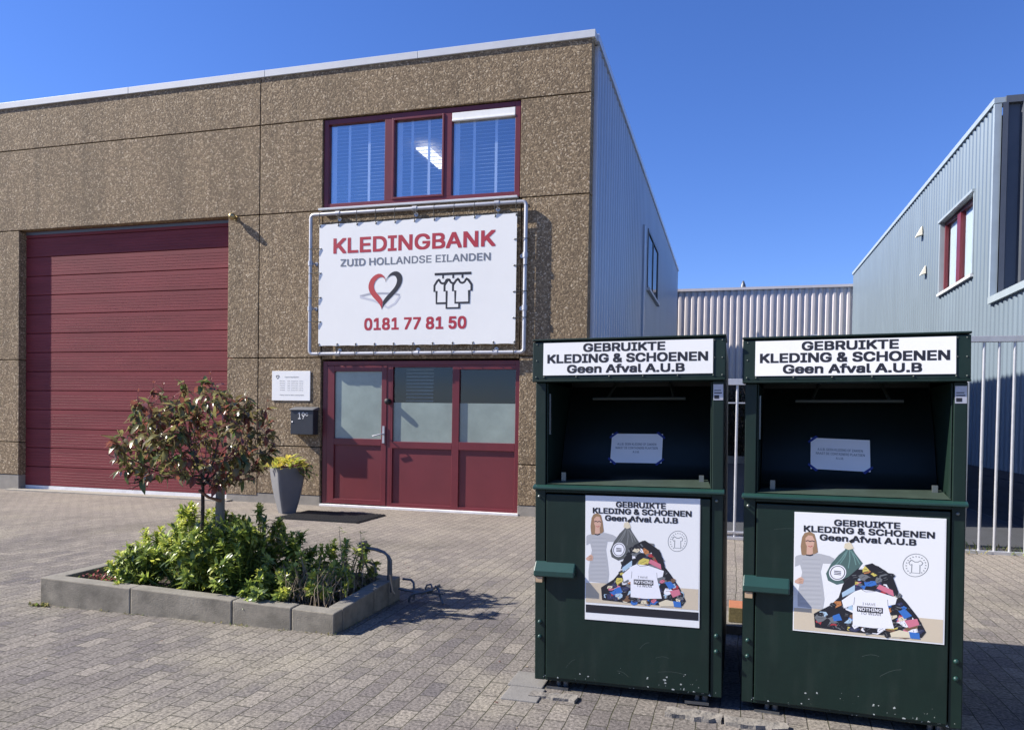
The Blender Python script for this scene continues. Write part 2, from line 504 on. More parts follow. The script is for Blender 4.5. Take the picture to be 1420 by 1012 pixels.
MT['clad_r'] = mat('pale_blue_cladding', (.160,.205,.245), .42, .2, var=.10, vscale=1.5, stretch=(1,1,.25))
MT['clad_b'] = mat('lilac_grey_cladding', (.60,.555,.55), .5, .1, var=.07, vscale=1.0, stretch=(1,1,.25))
MT['clad_d'] = mat('dark_grey_cladding', (.085,.095,.115), .4, .2, var=.1, vscale=1.5)
MT['roof'] = mat('roof_felt', (.12,.12,.12), .9, var=.1)
MT['trim_dk'] = mat('dark_grey_trim', (.12,.13,.145), .45, .3, var=.06)
MT['trim_lt'] = mat('pale_trim', (.36,.42,.45), .45, .2, var=.08, vscale=4)
MT['curtain'] = mat('white_curtain', (.70,.74,.76), .8, var=.08, vscale=4, stretch=(6,6,.6))
MT['cream'] = mat('cream_plastic', (.72,.68,.56), .5, var=.05)
MT['base_d'] = mat('dark_base_panel', (.05,.052,.06), .55, var=.15, vscale=3)
MT['galv'] = mat('galvanised_steel', (.47,.47,.485), .42, .45, var=.10, vscale=9)
MT['galv_d'] = mat('dull_steel', (.14,.145,.15), .45, .7, var=.2, vscale=14)
MT['black'] = mat('black_rubber', (.012,.012,.013), .6)
MT['vinyl'] = mat('white_vinyl', (.84,.83,.78), .45, var=.02, vscale=1.5, bump=.05, bscale=2.2)
MT['vred'] = mat('red_print', (.40,.022,.040), .5)
MT['vred2'] = mat('bright_red_print', (.48,.050,.050), .5)
MT['vgrey'] = mat('grey_print', (.16,.175,.20), .5)
MT['vblk'] = mat('black_print', (.014,.014,.02), .5)
MT['vshade'] = mat('pale_grey_print', (.42,.42,.45), .5)
MT['vshade2'] = mat('lighter_grey_print', (.60,.60,.63), .5)
MT['sign'] = mat('white_sign_sheet', (.84,.83,.79), .45, var=.02)
MT['paper'] = mat('white_paper', (.86,.85,.83), .7, var=.03, vscale=4)
MT['mail'] = mat('anthracite_metal', (.028,.030,.036), .4, var=.1)
MT['mailtop'] = mat('grey_metal_lid', (.16,.165,.175), .4, .3)
MT['brass'] = mat('aged_brass', (.42,.33,.16), .35, .7)
MT['pot'] = mat('grey_pot', (.15,.15,.155), .65, var=.08, vscale=5, bump=.06, bscale=30)
MT['soil'] = mat('dark_soil', (.045,.032,.024), .95, var=.4, vscale=25, bump=.6, bscale=60)
MT['kerb'] = mat('weathered_kerb_concrete', (.215,.19,.145), .9, var=.42, vscale=6, bump=.3, bscale=110)
MT['kerbt'] = mat('worn_kerb_top', (.185,.172,.145), .9, var=.22, vscale=8, bump=.3, bscale=60)
MT['bark'] = mat('dark_bark', (.055,.040,.032), .85, var=.3, vscale=20, bump=.4, bscale=50)
MT['twig'] = mat('red_twig', (.16,.065,.05), .7, var=.3, vscale=20)
MT['stalk'] = mat('dry_stalk', (.30,.24,.17), .8, var=.25, vscale=20)
MT['wood'] = mat('weathered_wood', (.20,.175,.14), .85, var=.25, vscale=9, stretch=(4,4,.6), bump=.3, bscale=30)
MT['strap'] = mat('brown_strap', (.20,.09,.045), .7)
def leafmat(n, c, r=.34, t=.34): return mat(n, c, r, var=.28, vscale=9, trans=t, spec=.55)
MT['lg1'] = leafmat('leaf_dark_green', (.070,.110,.036), .33)
MT['lg2'] = leafmat('leaf_green', (.135,.195,.045))
MT['lg3'] = leafmat('leaf_fresh_green', (.28,.345,.065))
MT['lg4'] = leafmat('leaf_yellow_green', (.46,.48,.085), .5, .3)
MT['lr1'] = leafmat('leaf_bronze_green', (.135,.110,.048), .30)
MT['lr2'] = leafmat('leaf_bronze_red', (.195,.070,.052), .30)
MT['lr3'] = leafmat('leaf_olive', (.20,.185,.068), .30)
MT['ly'] = leafmat('leaf_gold', (.55,.46,.085), .5, .3)
MT['pink'] = leafmat('leaf_dusty_pink', (.28,.09,.085), .6)
MT['grass'] = leafmat('dry_grass', (.22,.20,.085), .8)
MT['hedge'] = leafmat('hedge_leaf', (.030,.036,.016), .6)
MT['hedge2'] = leafmat('hedge_leaf_brown', (.12,.075,.04), .6)
MT['bin'] = mat_binpaint('dark_green_paint')
MT['bin_lt'] = mat('green_enamel', (.013,.045,.038), .35, var=.12, vscale=5)
MT['bin_in'] = mat('dark_teal_steel', (.0075,.0125,.0115), .4, var=.2, vscale=4, spec=.4)
MT['bin_flap'] = mat('pale_green_flap', (.035,.052,.040), .5, var=.25, vscale=6)
MT['bolt'] = mat('bolt_steel', (.17,.19,.18), .4, .6)
MT['rivet'] = mat('rivet_steel', (.07,.085,.08), .5, .4)
MT['scuff'] = mat('scuffed_paint', (.055,.075,.066), .6)
MT['chip'] = mat('chipped_primer', (.34,.36,.34), .7)
MT['tan'] = mat('tan_wood', (.44,.31,.19), .7, var=.1, vscale=20)
MT['tapeb'] = mat('blue_tape', (.02,.035,.20), .5)
MT['stick'] = mat('silver_sticker', (.46,.46,.50), .35, .3, var=.1, vscale=30)
MT['terra'] = mat('terracotta', (.34,.125,.06), .85, var=.15, vscale=25, bump=.2, bscale=90)
MT['brickside'] = mat('speckled_brick', (.22,.18,.085), .9, col2=(.07,.06,.03), vscale=60)
MT['rubble'] = mat('pale_rough_concrete', (.18,.165,.145), .95, var=.2, vscale=15, bump=.9, bscale=45)
MT['slab'] = mat('pale_concrete_slab', (.17,.162,.15), .85, var=.12, vscale=8, bump=.2, bscale=70)
MT['asph'] = mat('dark_asphalt', (.040,.042,.047), .9, var=.2, vscale=3, bump=.4, bscale=80)
MT['brick_dk'] = mat('dark_brick_wall', (.09,.075,.06), .9, var=.35, vscale=18)
m_ = bpy.data.materials.new('lit_lamp_panel'); m_.use_nodes = True
_n = m_.node_tree.nodes; _b = _n['Principled BSDF']
_b.inputs['Base Color'].default_value = (.9,.88,.82,1)
_b.inputs['Emission Color'].default_value = (1,.9,.75,1); _b.inputs['Emission Strength'].default_value = 1.3
MT['lamp'] = m_

# ================================================================= GROUND
b = MB(); b.add([(-300,-300,0),(300,-300,0),(300,400,0),(-300,400,0)], [(0,1,2,3)])
tag(b.build('ground', MT['pavers']), kind='structure')
b = MB(); b.add([(.02,-.55,.004),(5.55,-.55,.004),(5.55,16.9,.004),(.02,16.9,.004)], [(0,1,2,3)])
tag(b.build('lane', MT['asph']), kind='structure')
b = MB()
b.box(-9.75,-5.45,-.12,.40,-.05,.022)
tag(b.build('garage_sill', MT['plinth'], bevel=.006), kind='structure')
b = MB()
for (x0,x1,y0,y1) in ((.83,1.01,-6.60,-6.42),(.81,.99,-6.41,-6.20)):
    b.box(x0,x1,y0,y1,-.04,.008)
tag(b.build('paving_slabs', MT['slab'], bevel=.005), kind='structure')

# ================================================================= cladding helper
def corrugated(mb, p0, d, nrm, s0, s1, z0, z1, period=.2, depth=.035, mt=0, flat=.42):
    """vertical trapezoid sheet: along d from s0 to s1, ribs stand out along nrm"""
    prof = [(0,0),(flat*period,0),(.5*period,1),((.5+flat)*period,1)]
    pts = []
    k = math.floor(s0/period)-1
    while k*period < s1+period:
        for (a, h) in prof: pts.append((k*period+a, h*depth))
        k += 1
    def hat(s):
        for i in range(len(pts)-1):
            if pts[i][0] <= s <= pts[i+1][0]:
                t = (s-pts[i][0])/max(1e-9, pts[i+1][0]-pts[i][0]); return pts[i][1]+t*(pts[i+1][1]-pts[i][1])
        return 0
    seq = [(s0, hat(s0))]+[p for p in pts if s0 < p[0] < s1]+[(s1, hat(s1))]
    p0, d, nrm = Vector(p0), Vector(d), Vector(nrm)
    vs = []
    for s, h in seq:
        q = p0+d*s+nrm*h
        vs.append((q.x,q.y,z0)); vs.append((q.x,q.y,z1))
    mb.add(vs, [(2*i,2*i+2,2*i+3,2*i+1) for i in range(len(seq)-1)], mt)

# ================================================================= CLOTHING BANK BUILDING
H = 6.36
bld = empty('commercial_building')
tag(bld, 'two storey brown pebble concrete unit with dark red garage door and white banner', 'building')
b = MB()
g = .008
JW = .015
def panel(x0,x1,z0,z1): b.box(x0+JW/2,x1-JW/2,0,.20,z0+JW/2,z1-JW/2)
J1,J2,J3 = 5.65,4.32,2.175
panel(-14,-5.01,J1,H); panel(-5.01,-.0+JW/2,J1,H)
panel(-14,-5.01,J2,J1); panel(-5.01,-3.955,J2,J1); panel(-.965,JW/2,J2,J1)
panel(-14,-9.60,J3,J2); panel(-14,-9.60,.80,J3); panel(-14,-9.60,.25,.80)
panel(-5.56,-5.01,J3,J2); panel(-5.56,-5.01,.10,J3)
panel(-5.01,-3.945,J3,J2); panel(-3.945,-.93,2.145,J2); panel(-.93,JW/2,J3,J2)
panel(-5.01,-3.945,.86,J3); panel(-5.01,-3.945,.14,.86)
panel(-.93,JW/2,.70,J3); panel(-.93,JW/2,.14,.70)
b.build('wall', MT['agg'], bld, bevel=.006)
b = MB()
b.box(-14,-3.99,.205,.24,J2,H); b.box(-.94,0,.205,.24,0,H); b.box(-3.99,-.94,.205,.24,J1,H); b.box(-3.94,-.935,.205,.24,2.17,4.36)
b.box(-5.55,-3.96,.205,.24,0,J2); b.box(-14,-9.62,.205,.24,0,J2)
b.build('joint_backing', MT['joint'], bld)
for q in ((-14,-9.61,.006,.19,-.05,.25),(-5.555,-3.955,.006,.19,-.05,.142),(-.925,-.004,.006,.19,-.05,.142)):
    b = MB(); b.box(*q); b.build('plinth', MT['plinth'], bld, bevel=.005)
# interior and roof
b = MB()
b.box(-14,-.1,.25,16.1,H-.2,H-.1)
b.build('roof', MT['roof'], bld)
b = MB()
b.box(-.10,-.06,.25,16.15,0,H-.02); b.box(-14,-.1,16.1,16.2,0,H-.02); b.box(-14.05,-14,.25,16.15,0,H-.02)
b.box(-5.3,-5.2,.25,5,0,4.2); b.box(-5.2,-.1,4.9,5,0,4.2); b.box(-5.2,-.1,.25,5,2.9,3.0)
b.box(-5.2,-.1,4.9,5,4.2,6.1)
b.build('interior_wall', MT['dark'], bld)
b = MB(); b.box(-5.2,-.12,.26,4.85,5.72,5.76); b.build('ceiling', MT['ceil'], bld)
# parapet trim in lengths
xs = [-14,-10.2,-7.4,-4.93,-2.47,.045]
b = MB()
for i in range(len(xs)-1):
    b.box(xs[i]+.003,xs[i+1]-.003,-.024,.10,H-.005,H+.095)
b.build('parapet_trim', MT['white_alu'], bld, bevel=.004)
b = MB(); b.box(-.06,.075,.102,16.3,H-.01,H+.09); b.build('side_trim', MT['alu'], bld, bevel=.004)
# side cladding
b = MB()
corrugated(b, (0,0,0), (0,1,0), (1,0,0), .205, 16.25, .05, H-.012, period=.24, depth=.05, flat=.30)
b.build('side_cladding', MT['clad'], bld)
b = MB(); b.box(-.02,.055,.2015,.225,.05,H-.02); b.build('corner_trim', MT['alu'], bld)
b = MB(); b.box(-.02,.05,16.2,16.28,.05,H-.02); b.build('corner_trim', MT['alu'], bld)
b = MB(); b.box(.0,.085,5.85,6.12,.05,5.35); b.build('side_duct', MT['clad'], bld, bevel=.01)
# side window
f = MB(); f.box(.03,.07,6.72,9.08,4.20,4.27); f.box(.03,.07,6.72,9.08,5.42,5.48); f.box(.03,.07,6.72,6.79,4.27,5.42); f.box(.03,.07,9.01,9.08,4.27,5.42); f.box(.03,.065,7.86,7.92,4.27,5.42)
w = f.build('window', MT['trim_dk'], bld)
f = MB(); f.box(.04,.05,6.79,9.01,4.27,5.42); f.build('pane', mat('dark_side_glass',(.02,.03,.045),.06,spec=.8), w)
f = MB(); f.box(.03,.12,6.66,9.14,4.14,4.196); f.build('sill', MT['white_alu'], w)

# ---- overhead garage door: ribbed sections between x -9.6 and -5.56
gx0, gx1, gy = -9.62, -5.545, .135
sec_h = .3185
gd = MB()
zb = .075
prof = []
for k in range(14):
    z = zb+k*sec_h
    prof += [(z,.02),(z+.010,.0)]
    for q in (.055,.10,.145,.19,.235):
        zz = z+q
        prof += [(zz-.003,.0),(zz,.003),(zz+.004,.003),(zz+.007,0)]
    prof += [(z+sec_h-.010,.0),(z+sec_h-.001,.02)]
prof = [p for p in prof if p[0] < 4.40]
vs = []
for (z, dy) in prof: vs += [(gx0,gy+dy,z),(gx1,gy+dy,z)]
gd.add(vs, [(2*i,2*i+1,2*i+3,2*i+2) for i in range(len(prof)-1)])
gar = gd.build('garage_door', MT['door'], bld)
s_ = MB(); s_.box(gx0+.02,gx1-.02,.128,.17,.022,.075); s_.build('bottom_seal', MT['seal'], gar)
s_ = MB(); s_.box(-9.605,-5.55,.125,.20,4.268,4.315); s_.build('top_rail', MT['trim_dk'], gar)
s_ = MB(); s_.box(gx0-.05,gx1+.05,.19,.23,0,4.5); s_.build('backing', MT['dark'], gar)

# ---- entrance: door leaf on the left, two fixed lights
ent = MB()
yf = .035
def fr(m, x0,x1,z0,z1,y0=yf,y1=.11,mt=0): m.box(x0,x1,y0,y1,z0,z1,mt)
fr(ent,-3.935,-3.865,.03,2.125); fr(ent,-.985,-.925,.03,2.125); fr(ent,-3.865,-.985,2.062,2.125)
fr(ent,-2.835,-2.812,.03,2.062); fr(ent,-2.905,-2.835,.03,2.062)
fr(ent,-1.905,-1.800,.03,2.062)
fr(ent,-2.812,-1.905,.875,.972); fr(ent,-1.800,-.985,.875,.985)
fr(ent,-2.812,-1.905,.03,.085); fr(ent,-1.800,-.985,.03,.075)
fr(ent,-2.812,-1.905,2.035,2.062); fr(ent,-1.800,-.985,2.0,2.062)
ef = ent.build('entrance_frame', MT['red'], bld, bevel=.004)
for (x0,x1,z0,z1) in ((-2.812,-1.905,.085,.875),(-1.800,-.985,.075,.875)):
    m = MB(); m.box(x0,x1,.062,.10,z0,z1); m.build('lower_panel', MT['redpan'], ef)
for (x0,x1,zt) in ((-2.812,-1.905,2.035),(-1.800,-.985,2.0)):
    zm = 1.53
    m = MB(); m.box(x0,x1,.066,.076,zm,zt); m.build('clear_pane', MT['glass2'], ef)
    m = MB(); m.box(x0,x1,.066,.076,(.972 if x0 < -2 else .985),zm); m.build('frosted_pane', MT['frost'], ef)
# blinds behind the clear panes
m = MB()
z = 1.55
while z < 2.03:
    m.box(-2.70,-2.28,.25,.275,z,z+.022); z += .05
m.build('window_blind', MT['blind'], ef)
m = MB(); m.box(-3.95,-.91,-.015,.16,-.03,.03); m.build('threshold', MT['seal'], ef, bevel=.004)
# door leaf
dl = MB()
fr(dl,-3.862,-3.742,.045,2.058,.028,.085); fr(dl,-2.985,-2.905,.045,2.058,.028,.085)
fr(dl,-3.742,-2.985,1.975,2.058,.028,.085); fr(dl,-3.742,-2.985,.905,1.0,.028,.085); fr(dl,-3.742,-2.985,.045,.115,.028,.085)
leaf_o = dl.build('door', MT['red'], bld, bevel=.004)
m = MB(); m.box(-3.742,-2.985,.052,.08,.115,.905); m.build('lower_panel', MT['redpan'], leaf_o)
m = MB(); m.box(-3.742,-2.985,.055,.068,1.0,1.975); m.build('frosted_pane', MT['frost'], leaf_o)
m = MB(); m.box(-2.962,-2.928,.015,.028,.945,1.19)
m.tube([(-2.945,.02,1.075),(-2.945,-.035,1.075),(-2.96,-.045,1.073),(-3.085,-.045,1.042)],.010,8)
m.build('handle', MT['galv'], leaf_o)
m = MB(); m.lathe((-2.875,-.01,1.545),[(0.0,-.03),(.03,-.03),(.042,-.012),(.042,.045)],16,0,'y')
m.build('knob', MT['black'], ef)

# ---- upper window
uw = MB()
def fw(m,x0,x1,z0,z1,y0=.03,y1=.12): m.box(x0,x1,y0,y1,z0,z1)
X0,X1,Z0,Z1 = -3.955,-.972,4.352,5.640
fw(uw,X0,X0+.075,Z0,Z1); fw(uw,X1-.075,X1,Z0,Z1); fw(uw,X0+.075,X1-.075,Z0,Z0+.07); fw(uw,X0+.075,X1-.075,Z1-.07,Z1)
fw(uw,-2.985,-2.865,Z0+.07,Z1-.07); fw(uw,-2.075,-1.965,Z0+.07,Z1-.07)
# opening sash of the middle light stands a little proud
fw(uw,-2.865,-2.835,Z0+.07,Z1-.07,.018,.10); fw(uw,-2.105,-2.075,Z0+.07,Z1-.07,.018,.10)
fw(uw,-2.835,-2.105,Z0+.07,Z0+.10,.018,.10); fw(uw,-2.835,-2.105,Z1-.10,Z1-.07,.018,.10)
ww = uw.build('window', MT['red'], bld, bevel=.004)
lights = ((-3.88,-2.985),(-2.835,-2.105),(-1.965,-1.047))
for (x0,x1) in lights:
    m = MB(); m.box(x0,x1,.075,.083,Z0+.07,Z1-.07); m.build('pane', MT['glass'], ww)
    m = MB()
    z = Z0+.10
    while z < Z1-.09:
        c = .150; d = .024; tl = .006
        m.hexa([(x0+.02,c-d,z-tl),(x1-.02,c-d,z-tl),(x1-.02,c+d,z+tl),(x0+.02,c+d,z+tl),
                (x0+.02,c-d,z-tl+.003),(x1-.02,c-d,z-tl+.003),(x1-.02,c+d,z+tl+.003),(x0+.02,c+d,z+tl+.003)])
        z += .052
    for q in (.33,.68):
        xx = x0+(x1-x0)*q
        m.box(xx-.019,xx+.019,.118,.121,Z0+.08,Z1-.08,1)
    m.box(x0+.02,x0+.09,.116,.119,Z0+.08,Z1-.08,1)
    m.build('window_blind', [MT['blind'],MT['tape']], ww)
m = MB(); m.box(-1.962,-1.05,.028,.072,5.452,5.565); m.box(-1.962,-1.05,.020,.028,5.45,5.475); m.build('shade_casing', MT['casing'], ww, bevel=.006)
m = MB(); m.box(-4.0,-.985,-.045,.03,4.318,4.348); m.build('sill', MT['white_alu'], ww, bevel=.004)

# ceiling lamp inside, seen through the middle light
lamp = MB(); lamp.box(-3.07,-2.86,1.35,2.35,5.60,5.64)
cl = lamp.build('ceiling_lamp', MT['lamp'])
tag(cl, 'lit ceiling lamp inside, seen through middle pane of the upper red window', 'lamp')

# ================================================================= things on the facade
# banner stretched in a pipe frame
bn = empty('banner_sign', (-2.47,-.05,2.22))
tag(bn, 'white clothing bank banner laced into a grey pipe frame above the red entrance', 'sign')
O = (-2.47,-.05,2.22)
fx0,fx1,fz0,fz1,rr = -4.105,-.850,2.225,4.248,.027
def rounded(x0,x1,z0,z1,r,y):
    pts = []
    for (cx,cz,a0) in ((x1-r,z1-r,0),(x0+r,z1-r,90),(x0+r,z0+r,180),(x1-r,z0+r,270)):
        for k in range(5):
            a = R(a0+k*22.5); pts.append((cx+r*math.cos(a),y,cz+r*math.sin(a)))
    pts.append(pts[0]); return pts
m = MB(); m.tube(rounded(fx0,fx1,fz0,fz1,.05,-.06), rr, 10, caps=False)
m.build('frame', MT['galv'], bn, O)
brk = [(-3.667,fz1),(-2.468,fz1),(-1.262,fz1),(-3.642,fz0),(-2.412,fz0),(-1.254,fz0),(fx0,3.544),(fx0,2.888),(fx1,3.531),(fx1,2.823)]
for (x,z) in brk:
    m = MB()
    hor = z in (fz0,fz1)
    t = .034
    if hor: m.tube([(x-t,-.06,z),(x+t,-.06,z)], rr+.010, 10)
    else: m.tube([(x,-.06,z-t),(x,-.06,z+t)], rr+.010, 10)
    sx, sz = (0, -.07 if z == fz1 else .05) if hor else ((.065 if x == fx0 else -.06), 0)
    m.tube([(x,-.06,z),(x+sx*.8,-.03,z+sz*.8),(x+sx,.002,z+sz)],.012,6)
    m.tube([(x+sx,-.012,z+sz),(x+sx,.0,z+sz)],.03,10)
    m.build('pipe_clamp', MT['galv'], bn, O)
bx0,bx1,bz0,bz1 = -3.965,-.975,2.338,4.104
NX, NZ = 30, 18
vs = []
for j in range(NZ+1):
    for i in range(NX+1):
        u, v = i/NX, j/NZ
        x = bx0+(bx1-bx0)*u; z = bz0+(bz1-bz0)*v
        sag = .010*math.sin(u*math.pi*10)**2
        if j == 0: z += sag*.8
        if j == NZ: z -= sag*.8
        y = -.062 + .0012*math.sin(u*9+v*4)*math.sin(v*7)
        vs.append((x,y,z))
fs = []
for j in range(NZ):
    for i in range(NX):
        a = j*(NX+1)+i; fs.append((a,a+1,a+NX+2,a+NX+1))
m = MB(); m.add(vs, fs, 0, True)
ban = m.build('banner', MT['vinyl'], bn, O)
def mpw(x,z,l): return (x, -.0636-.0004*l, z)
m = MB(); put_text(m,'KLEDINGBANK',mpw,-3.735,-1.272,3.668,3.893,0,0,.036,1.0); m.build('lettering', MT['vred'], ban, O)
m = MB(); put_text(m,'ZUID HOLLANDSE EILANDEN',mpw,-3.617,-1.342,3.480,3.587,0,0,.026,1.0); m.build('lettering', MT['vgrey'], ban, O)
m = MB(); put_text(m,'0181 77 81 50',mpw,-3.228,-1.678,2.555,2.732,0,0,.040,1.0); m.build('lettering', MT['vred'], ban, O)
# heart: thick ring, red to the left, dark to the right, with a grey cast shape below
m = MB()
def heart(t):
    x = 16*math.sin(t)**3; y = 13*math.cos(t)-5*math.cos(2*t)-2*math.cos(3*t)-math.cos(4*t); return x, y
NH = 64
hc, hz, sx_, sz_ = -2.915, 3.150, .0168, .0193
out_, in_ = [], []
for k in range(NH+1):
    t = 2*math.pi*k/NH
    x, y = heart(t)
    # lean a little
    X = hc + x*sx_*.97 + (y*.0024); Z = hz + y*sz_*.95 + x*.0016
    out_.append((X,Z))
    ths = .74 + (.06 if x > 0 else -.02)*math.sin(t)
    in_.append((hc+.004 + x*sx_*.66 + y*.0018, hz+.016 + y*sz_*.66 + x*.0012))
for k in range(NH):
    t = (k+.5)/NH
    if t < .5: mi = 1 if not (.04 < t < .09) else 2
    else: mi = 0 if t < .93 else 3
    if .46 < t < .5: mi = 2
    if .5 <= t < .58: mi = 3
    m.add([mpw(*out_[k],2),mpw(*out_[k+1],2),mpw(*in_[k+1],2),mpw(*in_[k],2)],[(0,1,2,3)],mi)
put_stroke(m,[(-3.30,3.045),(-3.15,3.075),(-2.95,3.078),(-2.75,3.065),(-2.68,3.045)],.028,mpw,0,4)
put_stroke(m,[(-3.30,3.035),(-3.10,2.985),(-2.95,2.92),(-2.86,2.87),(-2.75,2.93),(-2.68,3.03)],.03,mpw,1,5)
m.build('heart_logo', [MT['vred2'],MT['vblk'],MT['vgrey'],MT['vred'],MT['vshade'],MT['vshade2']], ban, O)
# rail with three shirts
m = MB()
lw = .033
put_stroke(m,[(-2.155,3.318),(-1.615,3.318)],.034,mpw,3,0)
def shirt(cx, top, w, h, ly):
    s = w/2
    pts = [(cx-.05,top),(cx-s*.66,top-.02),(cx-s,top-.085),(cx-s,top-.165),(cx-s*.74,top-.165),(cx-s*.74,top-h),(cx+s*.74,top-h),(cx+s*.74,top-.165),(cx+s,top-.165),(cx+s,top-.085),(cx+s*.66,top-.02),(cx+.05,top)]
    put_poly(m, pts, mpw, ly, 1)
    put_stroke(m, pts, lw, mpw, ly+.5, 0)
    put_stroke(m, circ(cx,top-.004,.05,.055,10,math.pi,2*math.pi,True), lw*.9, mpw, ly+.5, 0)
    put_stroke(m, [(cx,top+.01),(cx,top+.075)], lw*.8, mpw, ly+.5, 0)
shirt(-2.03,3.245,.25,.33,.2); shirt(-1.88,3.245,.25,.40,1.2); shirt(-1.745,3.245,.27,.33,2.2)
m.build('clothes_rail_icon', [MT['vblk'],MT['vinyl']], ban, O)
# eyelets and cords
eye = [(bx0+(bx1-bx0)*(i+.04)/10.08, bz1-.03) for i in range(11)]+[(bx0+(bx1-bx0)*(i+.04)/10.08, bz0+.03) for i in range(11)]
eye += [(bx0+.03, bz0+(bz1-bz0)*k/5) for k in (1,2,3,4)]+[(bx1-.03, bz0+(bz1-bz0)*k/5) for k in (1,2,3,4)]
for (x,z) in eye:
    m = MB(); m.lathe((x,-.0645,z),[(.006,-.002),(.013,-.002),(.013,.001)],8,0,'y'); m.build('eyelet', MT['galv_d'], ban, O)
for (x,z) in eye:
    m = MB()
    if abs(z-(bz1-.03)) < 1e-6: p = (x,-.06,fz1)
    elif abs(z-(bz0+.03)) < 1e-6: p = (x,-.06,fz0)
    elif x < -2: p = (fx0,-.06,z)
    else: p = (fx1,-.06,z)
    dx, dz = (p[0]-x), (p[2]-z); L = math.hypot(dx,dz); ux, uz = dx/L, dz/L
    m.tube([(x,-.066,z),(p[0]-ux*.02,-.092,p[2]-uz*.02),(p[0]+ux*.028,-.075,p[2]+uz*.028),(p[0]+ux*.03,-.05,p[2]+uz*.03)],.0055,5)
    m.build('cord', MT['black'], bn, O)

# opening hours board
pq = empty('notice_board', (-4.44,0,1.54))
tag(pq, 'white board of small grey opening hours on the pebble wall left of the entrance', 'sign')
O = (-4.44,0,1.54)
m = MB(); m.box(-4.762,-4.12,-.012,-.001,1.541,1.98); m.build('board', MT['sign'], pq, O, bevel=.002)
m = MB()
def mpn(x,z,l): return (x,-.0135-.0004*l,z)
put_text(m,'Openingstijden',mpn,-4.547,-4.31,1.877,1.900,0,0,.01)
days = ['Maandag','Dinsdag','Woensdag','Donderdag','Vrijdag']
for i,d in enumerate(days):
    zz = 1.822-.0335*i
    put_text(m,d,mpn,-4.628,-4.545,zz,zz+.018,0,0); put_text(m,'10.00 - 12.00 en 13.00 - 16.00 uur',mpn,-4.50,-4.235,zz,zz+.016,0,0)
put_text(m,'Kleding inleveren tijdens openingstijden',mpn,-4.625,-4.22,1.612,1.632,0,0,.01)
m.build('lettering', MT['vgrey'], pq, O)
m = MB(); put_stroke(m,[(-4.665+x*.0016,1.893+y*.0018) for x,y in [heart(2*math.pi*k/24) for k in range(24)]],.008,mpn,0,0,True); m.build('heart_logo', MT['vblk'], pq, O)

# mailbox
mbx = empty('mailbox', (-4.17,0,1.04))
tag(mbx, 'anthracite mailbox with white house number on the wall beside the entrance', 'mailbox')
O = (-4.17,0,1.04)
m = MB(); m.box(-4.36,-3.985,-.145,-.002,1.043,1.40); m.build('body', MT['mail'], mbx, O, bevel=.008)
m = MB(); m.hexa([(-4.372,-.165,1.402),(-3.972,-.165,1.402),(-3.972,-.001,1.402),(-4.372,-.001,1.402),(-4.372,-.165,1.412),(-3.972,-.165,1.412),(-3.972,-.001,1.452),(-4.372,-.001,1.452)]); m.build('lid', MT['mailtop'], mbx, O, bevel=.004)
m = MB()
def mpm(x,z,l): return (x,-.147,z)
put_text(m,'19',mpm,-4.232,-4.125,1.272,1.370,0,0,.0)
put_text(m,'c',mpm,-4.112,-4.068,1.318,1.362,0,0,.0)
m.build('lettering', MT['sign'], mbx, O)
m = MB(); m.lathe((-4.325,-.147,1.225),[(0,-.004),(.012,-.004),(.012,.002)],10,0,'y'); m.build('lock', MT['galv'], mbx, O)

# small wall lamp at garage corner
wlp = empty('wall_lamp', (-5.43,0,4.30))
tag(wlp, 'small brass globe lamp on the wall at the top right of the garage door', 'lamp')
O = (-5.43,0,4.30)
m = MB(); m.lathe((-5.43,-.085,4.30),[(0,-.055),(.03,-.047),(.05,-.022),(.055,0),(.05,.022),(.03,.045),(.015,.05)],16,0,'y'); m.build('globe', MT['brass'], wlp, O)
m = MB(); m.tube([(-5.43,-.04,4.30),(-5.43,.0,4.30)],.022,10); m.tube([(-5.43,-.012,4.30),(-5.43,.001,4.30)],.04,12); m.build('base', MT['brass'], wlp, O)

# doormat
m = MB()
mx0,mx1,my0,my1 = -3.72,-2.56,-1.50,-.68
m.box(mx0,mx1,my0,my1,.004,.012)
for i in range(24):
    x = mx0+(mx1-mx0)*(i+.2)/24; m.box(x,x+.014,my0,my1,.012,.022)
for j in range(16):
    y = my0+(my1-my0)*(j+.2)/16; m.box(mx0,mx1,y,y+.014,.0121,.0225)
tag(m.build('doormat', MT['black'], None, (-3.14,-1.09,0)), 'black rubber grid doormat on the paving in front of the red door', 'doormat')

# ---- tapered pot and its plant
O = (-3.905,-.93,0)
yw = math.atan2(-.632,.773)
def rsq(h, z, rc=.04):
    pts = []
    for (cx,cy,a0) in ((1,1,0),(-1,1,90),(-1,-1,180),(1,-1,270)):
        for k in range(4):
            a = R(a0+k*30); pts.append((cx*(h-rc)+rc*math.cos(a), cy*(h-rc)+rc*math.sin(a)))
    c, s = math.cos(yw), math.sin(yw)
    return [(O[0]+x*c-y*s, O[1]+x*s+y*c, z) for x,y in pts]
m = MB()
rings = [(.092,.0),(.108,.06),(.138,.20),(.162,.33),(.180,.46),(.190,.58),(.193,.62),(.176,.62),(.170,.56)]
vs = []
for h,z in rings: vs += rsq(h,z,min(.04,h*.25))
n = 16; fs = []
for i in range(len(rings)-1):
    for k in range(n): fs.append((i*n+k,i*n+(k+1)%n,(i+1)*n+(k+1)%n,(i+1)*n+k))
fs.append(tuple(range(n))[::-1])
m.add(vs,fs,0,False)
m.add(rsq(.172,.565),[tuple(range(n))],1)
tag(m.build('plant_pot',[MT['pot'],MT['soil']],None,O), 'tall tapered pale grey square pot left of the red door', 'pot')

